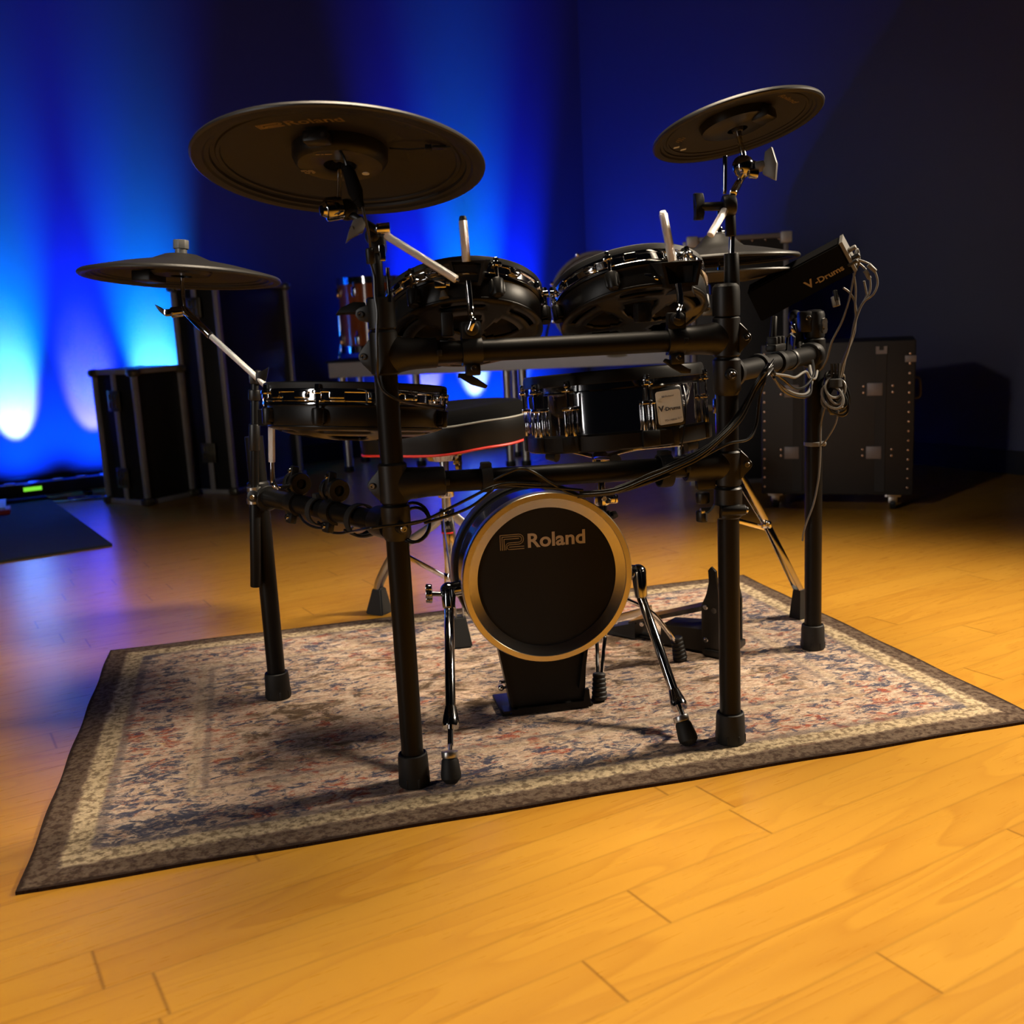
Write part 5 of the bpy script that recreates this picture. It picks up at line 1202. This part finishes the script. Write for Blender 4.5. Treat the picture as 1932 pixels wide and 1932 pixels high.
# bundle: lower bar, strap, up across the front-right post to the right side bar
lab = ['lowest cable of the bundle rising past the front right post', 'cable running on top of the bundle rising past the front right post', 'middle cable of the bundle rising past the front right post', 'outer slack cable bowing right of the front right post', 'inner cable of the bundle nearest the snare pad label', 'thin stray cable along the upper side of the rising bundle']
base_path = [(1090, 935, 1.742), (1160, 927, 1.742), (1225, 903, 1.748), (1266, 885, 1.758), (1320, 860, 1.755), (1362, 825, 1.765), (1400, 783, 1.785), (1425, 735, 1.80), (1445, 704, 1.80), (1457, 690, 1.83)]
offs = [(0, 6, .0), (2, -7, -.006), (-2, 0, -.010), None, (-6, -4, -.002), (4, -11, -.003)]
for i, of in enumerate(offs):
    if of is None:
        pts = [(1240, 900, 1.752), (1266, 890, 1.76), (1318, 866, 1.757), (1372, 838, 1.768), (1412, 828, 1.785), (1427, 800, 1.80), (1433, 750, 1.80), (1445, 712, 1.80), (1456, 695, 1.83)]
    else:
        pts = [(x+of[0]*(1 if 2 < j < 9 else .6)+random.uniform(-2, 2), y+of[1]*(1 if j > 1 else .6)+random.uniform(-1.5, 1.5), Y+of[2]) for j, (x, y, Y) in enumerate(base_path[(1 if i in (4, 5) else 0):])]
    cable(px3(pts), CR if i != 5 else .0022, lab[i], 'cable', 8)
# drooping loops under the right side bar
lp = [((1455, 705), (1470, 725), (1498, 742), (1522, 742), (1532, 720), (1528, 690)), ((1458, 700), (1480, 718), (1500, 733), (1520, 728), (1535, 706), (1533, 680)), ((1460, 712), (1478, 737), (1505, 749), (1528, 744), (1530, 715), (1524, 695)),
      ((1462, 706), (1485, 709), (1500, 712), (1515, 703), (1522, 702), (1528, 712), (1538, 714), (1542, 700))]
for i, l in enumerate(lp):
    n = len(l); cable([at(x, y, 1.90+.30*j/(n-1)-.022) for j, (x, y) in enumerate(l)], CR, ['second lowest drooping cable loop under right side bar', 'highest smooth cable loop hanging under the right side bar', 'lowest drooping cable loop under the right side bar', 'wavy grey cable along the underside of the right side bar'][i], 'gcable' if i in (0, 3) else 'cable')
# cables hanging from the module to the tied bundle
md = [([(1612, 490), (1618, 470), (1622, 492), (1612, 520), (1604, 560), (1590, 605), (1570, 645), (1560, 680), (1546, 700)], 'grey cable curving from the module down to the right side bar end', 'gcable'),
      ([(1613, 488), (1640, 498), (1652, 515), (1656, 535), (1648, 555), (1630, 570), (1618, 595), (1610, 625), (1600, 660), (1590, 690), (1585, 712)], 'outermost cable looping right of the drum module', 'gcable'),
      ([(1614, 492), (1630, 505), (1640, 520), (1642, 545), (1635, 562), (1620, 585), (1611, 612), (1606, 640), (1597, 672), (1586, 694), (1582, 715)], 'second outer cable looping right of the drum module', 'gcable'),
      ([(1610, 516), (1614, 545), (1613, 575), (1614, 600), (1611, 630), (1600, 655), (1592, 690), (1588, 712)], 'cable dropping straight from lower corner of the drum module', 'gcable'),
      ([(1590, 543), (1602, 552), (1612, 570), (1614, 592), (1610, 618), (1604, 645), (1592, 675), (1580, 700)], 'short cable curving out from under the drum module', 'gcable'),
      ([(1629, 530), (1633, 550), (1633, 560), (1622, 580), (1613, 606), (1607, 640), (1595, 668), (1584, 700)], 'inner thin cable between the looping module cables', 'gcable')]
for i, (l, lb_, mt_) in enumerate(md):
    n = len(l); cable([at(x+(i-2)*.4, y, 2.235+.03*j/(n-1)+.004*i) for j, (x, y) in enumerate(l)], .0026, lb_, mt_)
for i, ((x0, y0), (x1, y1), lb_) in enumerate((((1638, 499), (1652, 512), 'grey cable connector on the outermost module cable'), ((1632, 510), (1641, 526), 'grey cable connector on the second outer module cable'))):
    mb = MB(); mb.cyl(at(x0, y0, 2.24+.004*i), at(x1, y1, 2.24+.004*i), .0052, .0046, 14, .001); tag(build(mb, 'cable_connector', 'modend'), lb_, 'connector')
# the tied hank of spare cable
hank = thing('cable_hank', 'tied hank of coiled spare cable hanging by back right post', 'cable hank', at(1575, 790, 2.27))
random.seed(3)
for i in range(15):
    cxp, cyp = 1575+random.uniform(-5, 5), 742+random.uniform(-12, 12); aw, ah = random.uniform(.014, .024), random.uniform(.020, .042)
    c = at(cxp, cyp, 2.27+random.uniform(-.02, .015)); rot = random.uniform(-.6, .6); tw = random.uniform(-.5, .5)
    pts = [c+V((aw*math.cos(a)*math.cos(rot)-ah*math.sin(a)*math.sin(rot), .012*math.sin(a+tw*4), aw*math.cos(a)*math.sin(rot)+ah*math.sin(a)*math.cos(rot))) for a in [2*PI*j/22 for j in range(22)]]
    mb = MB(); mb.tube(pts, .0028, 7, True); build(mb, 'coil', 'cable' if i % 3 else 'gcable', hank)
mb = MB(); c = at(1576, 712, 2.262)
for q in (-.008, 0, .008): mb.tube([c+V((q, 0, .03)), c+V((q*.8, 0, -.02))], .003, 7)
mb.lathe([(.011, -.010), (.0145, -.008), (.0145, .008), (.011, .010)], 18, Matrix.Translation(c+V((0, 0, -.012))), True); build(mb, 'tie', 'velcro', hank)
cable(px3([(1556, 770, 2.28), (1549, 800, 2.285), (1548, 838, 2.285), (1547, 870, 2.285), (1544, 905, 2.285), (1535, 950, 2.288), (1522, 985, 2.288), (1516, 1005, 2.29), (1514, 1020, 2.30)]), .0024, 'thin cable hanging along the back right post to mid height', 'gcable')
cable(px3([(1582, 775, 2.275), (1576, 800, 2.278), (1562, 825, 2.282), (1550, 840, 2.284)]), .0022, 'short cable from the hank to the tie on back right post', 'gcable')
mb = MB(); c = z_(pBR, at(1533, 838, 2.3).z); mb.lathe([(.0192, -.005), (.0218, -.004), (.0222, .0), (.0218, .004), (.0192, .005)], 28, Matrix.Translation(c), True); mb.ball(c+V((.019, -.012, 0)), .006, 10)
tag(build(mb, 'cable_tie', 'gcable'), 'pale cable tie round the back right post', 'cable tie')
# cables over and below the lower front bar, to the left post
cable(px3([(932, 905, 1.70), (958, 892, 1.695), (982, 884, 1.695), (1005, 890, 1.70), (1040, 912, 1.72), (1075, 930, 1.74), (1110, 936, 1.742), (1180, 925, 1.745), (1240, 905, 1.75), (1264, 896, 1.756)]), .0028, 'cable arching over lower front bar above the kick drum pad')
cable(px3([(800, 987, 1.665), (850, 972, 1.67), (890, 955, 1.672), (925, 928, 1.68), (940, 915, 1.695), (985, 917, 1.712), (1040, 920, 1.725), (1100, 925, 1.735)]), .0028, 'lower of two cables crossing from the left post to the kick')
cable(px3([(770, 990, 1.665), (800, 982, 1.662), (850, 958, 1.668), (895, 935, 1.675), (925, 920, 1.685), (960, 912, 1.70), (1020, 914, 1.72)]), .0028, 'upper of two cables crossing from the left post to the kick')
cable(px3([(655, 1005, 1.80), (690, 998, 1.66), (725, 993, 1.655), (760, 989, 1.655), (800, 982, 1.662)]), .0026, 'thin cable wrapping across the front left post at the side bar')
c = at(790, 985, 1.70)
for i, rr in enumerate((.026, .022)):
    pts = [c+V((-.010+.004*i, .0, -.004*i))+V((rr*1.1*math.cos(a), .02*math.sin(a), rr*math.sin(a)*1.15)) for a in [2*PI*j/24 for j in range(24)]]
    mb = MB(); mb.tube(pts, .0028, 8, True); tag(build(mb, 'cable_loop', 'cable'), ['larger cable loop hanging behind the front left post', 'smaller cable loop hanging behind the front left post'][i], 'cable')
for i, (l, lb_) in enumerate((([(560, 962), (575, 985), (600, 996), (625, 992), (640, 980)], 'cable drooping under left side bar, left of the two loops'), ([(600, 985), (622, 1003), (650, 1005), (668, 992), (672, 975)], 'cable drooping under left side bar, right of the two loops'), ([(650, 1000), (680, 1012), (710, 1006), (722, 990)], 'cable sagging under left side bar beside the front left post'))):
    Ys = {0: (2.02, 1.90), 1: (1.96, 1.84), 2: (1.82, 1.72)}[i]; n = len(l)
    cable([at(x, y, Ys[0]+(Ys[1]-Ys[0])*j/(n-1)-.012) for j, (x, y) in enumerate(l)], .0030, lb_)
# ride cable with its two plugs, down the left post to the floor pad
rcb = thing('ride_cable', 'thin cable from the largest cymbal down the front left post', 'cable', at(712, 600, 1.665))
mb = MB(); mb.tube(spline(px3([(632, 275, 1.655), (642, 285, 1.648), (650, 300, 1.642), (655, 315, 1.640)]), 8), .0022, 8); build(mb, 'upper_lead', 'cable', rcb); mb = MB(); mb.tube(spline(px3([(683, 388, 1.628), (688, 408, 1.632), (695, 440, 1.642), (699, 470, 1.652)]), 8), .0022, 8); build(mb, 'middle_lead', 'cable', rcb)
mb = MB(); mb.tube(spline(px3([(699, 495, 1.655), (706, 520, 1.66), (708, 560, 1.66), (712, 590, 1.657), (711, 630, 1.657), (712, 680, 1.66), (713, 710, 1.668), (722, 735, 1.668), (745, 752, 1.672), (780, 762, 1.74), (815, 768, 1.80), (836, 771, 1.82)]), 8), .0026, 8); build(mb, 'long_lead', 'cable', rcb)
mb = MB(); a, b = at(655, 314, 1.640), at(676, 378, 1.630)
mb.tube([a, a+(b-a)*.2, a+(b-a)*.75, b], [.0060, .0098, .0115, .0080], 14); mb.tube([b, at(683, 391, 1.628)], [.0075, .0045], 12); build(mb, 'jack_plug', 'module', rcb)
mb = MB(); mb.cyl(at(697, 468, 1.652), at(700, 498, 1.655), .0070, .0075, 14, .002); build(mb, 'coupling', 'plastic', rcb)

# ------------------------------------------------------------------ light
def spot(name, loc, target, energy, col, size, blend=.6, rad=.05):
    l = bpy.data.lights.new(name, 'SPOT'); l.energy = energy; l.color = col; l.spot_size = math.radians(size); l.spot_blend = blend; l.shadow_soft_size = rad
    o = bpy.data.objects.new(name, l); COL.objects.link(o); o.location = loc
    o.rotation_euler = (V(target)-V(loc)).to_track_quat('-Z', 'Y').to_euler(); return o
def area(name, loc, target, energy, col, sx, sy):
    l = bpy.data.lights.new(name, 'AREA'); l.energy = energy; l.color = col; l.shape = 'RECTANGLE'; l.size = sx; l.size_y = sy
    o = bpy.data.objects.new(name, l); COL.objects.link(o); o.location = loc
    o.rotation_euler = (V(target)-V(loc)).to_track_quat('-Z', 'Y').to_euler(); return o
WARM = (1, .84, .64)
spot('key_lamp', (3.0, 2.5, 2.4), (.0, 1.85, 0), 830, WARM, 70, .85, .24)
ov = area('added_overhead_fill', (.1, 2.2, 3.3), (.1, 1.5, 0), 30, (1, .82, .60), 1.1, .8); ov.data.spread = math.radians(85)  # added soft fill from above, evens the light on rug and floor
fl = area('added_reflection_strip', (-2.7, -.3, 1.25), (.5, 3.4, .7), 9, (1, .95, .9), .32, 2.1); fl.data.spread = math.radians(110)  # added unseen strip light, gives the chrome its vertical streaks
spot('fill_lamp', (-2.6, -.4, 1.9), (1.0, 4.9, .35), 130, (1, .95, .9), 34, .8, .08)
def wash(X, off, elev, e, col, size, blend=1.0):
    a = wallpt(X, off); b = wallpt(X, 0); spot('blue_uplight', (a.x, a.y, .10), (b.x, b.y, .10+off*math.tan(math.radians(elev))), e, col, size, blend, .02)
DEEP, CY, VI = (.0, .018, 1), (.0, .30, 1), (.06, .06, 1)
CY = (.0, .42, 1)
for X, c, hot, e in ((-2.55, CY, (.60, .80, 1), 1), (-2.22, DEEP, (.50, .42, 1), .45), (-1.91, CY, (.50, .80, 1), .9)):
    wash(X, .20, 61, 270*e, hot, 35, .6); wash(X, .20, 72, 1350, c, 34); wash(X, .22, 82, 800, DEEP, 28); wash(X, .30, 48, 130, (.0, .05, 1), 110)
for X, c, hot, e in ((-.50, DEEP, (.50, .45, 1), .5), (-.20, CY, (.50, .75, 1), 1), (.08, DEEP, (.1, .3, 1), .4)):
    wash(X, .20, 61, 230*e, hot, 35, .6); wash(X, .20, 74, 1700, c, 33); wash(X, .22, 82, 900, DEEP, 28); wash(X, .30, 48, 100, (.0, .05, 1), 110)
a = wallpt(.12, .45); spot('blue_uplight', (a.x, a.y, .12), (1.05, 6.45, 1.9), 260, (.0, .03, 1), 80, 1.0, .03)
wd = bpy.data.worlds.new('world'); scene.world = wd; wd.use_nodes = True
wd.node_tree.nodes['Background'].inputs[0].default_value = (.4, .38, .55, 1); wd.node_tree.nodes['Background'].inputs[1].default_value = .003
vs = scene.view_settings; vs.view_transform = 'Standard'; vs.look = 'None'; vs.exposure = 0; vs.gamma = 1; vs.use_curve_mapping = False

# repeats carry the name of their set
SETS = {'tom_pad': 'tom pads on the upper front bar', 'flight_case': 'flight cases by the blue wall', 'road_case': 'trunks by the dark wall', 'floor_tom': 'orange floor toms on the riser', 'hi_hat_cymbal': 'hi-hat cymbals', 'crash_cymbal': 'crash cymbals', 'cymbal_arm': 'cymbal boom arms', 'led_light_bar': 'floor light bars', 'cable_connector': 'connectors on the module cables', 'cable_loop': 'cable loops behind the front left post'}
for o in COL.objects:
    if o.parent is None and 'category' in o and 'group' not in o:
        k = o.name.split('.')[0]; l = o['label']
        if k in SETS: o['group'] = SETS[k]
        elif k == 'cable':
            o['group'] = 'cables at the drum module' if 'module' in l else 'cable bundle rising past the front right post' if ('bundle' in l or 'front right post' in l) else 'cables under the right side bar' if 'right side bar' in l else 'cables under the left side bar' if 'left side bar' in l else 'cables at the back right post' if 'back right' in l else 'cables along the lower front bar'
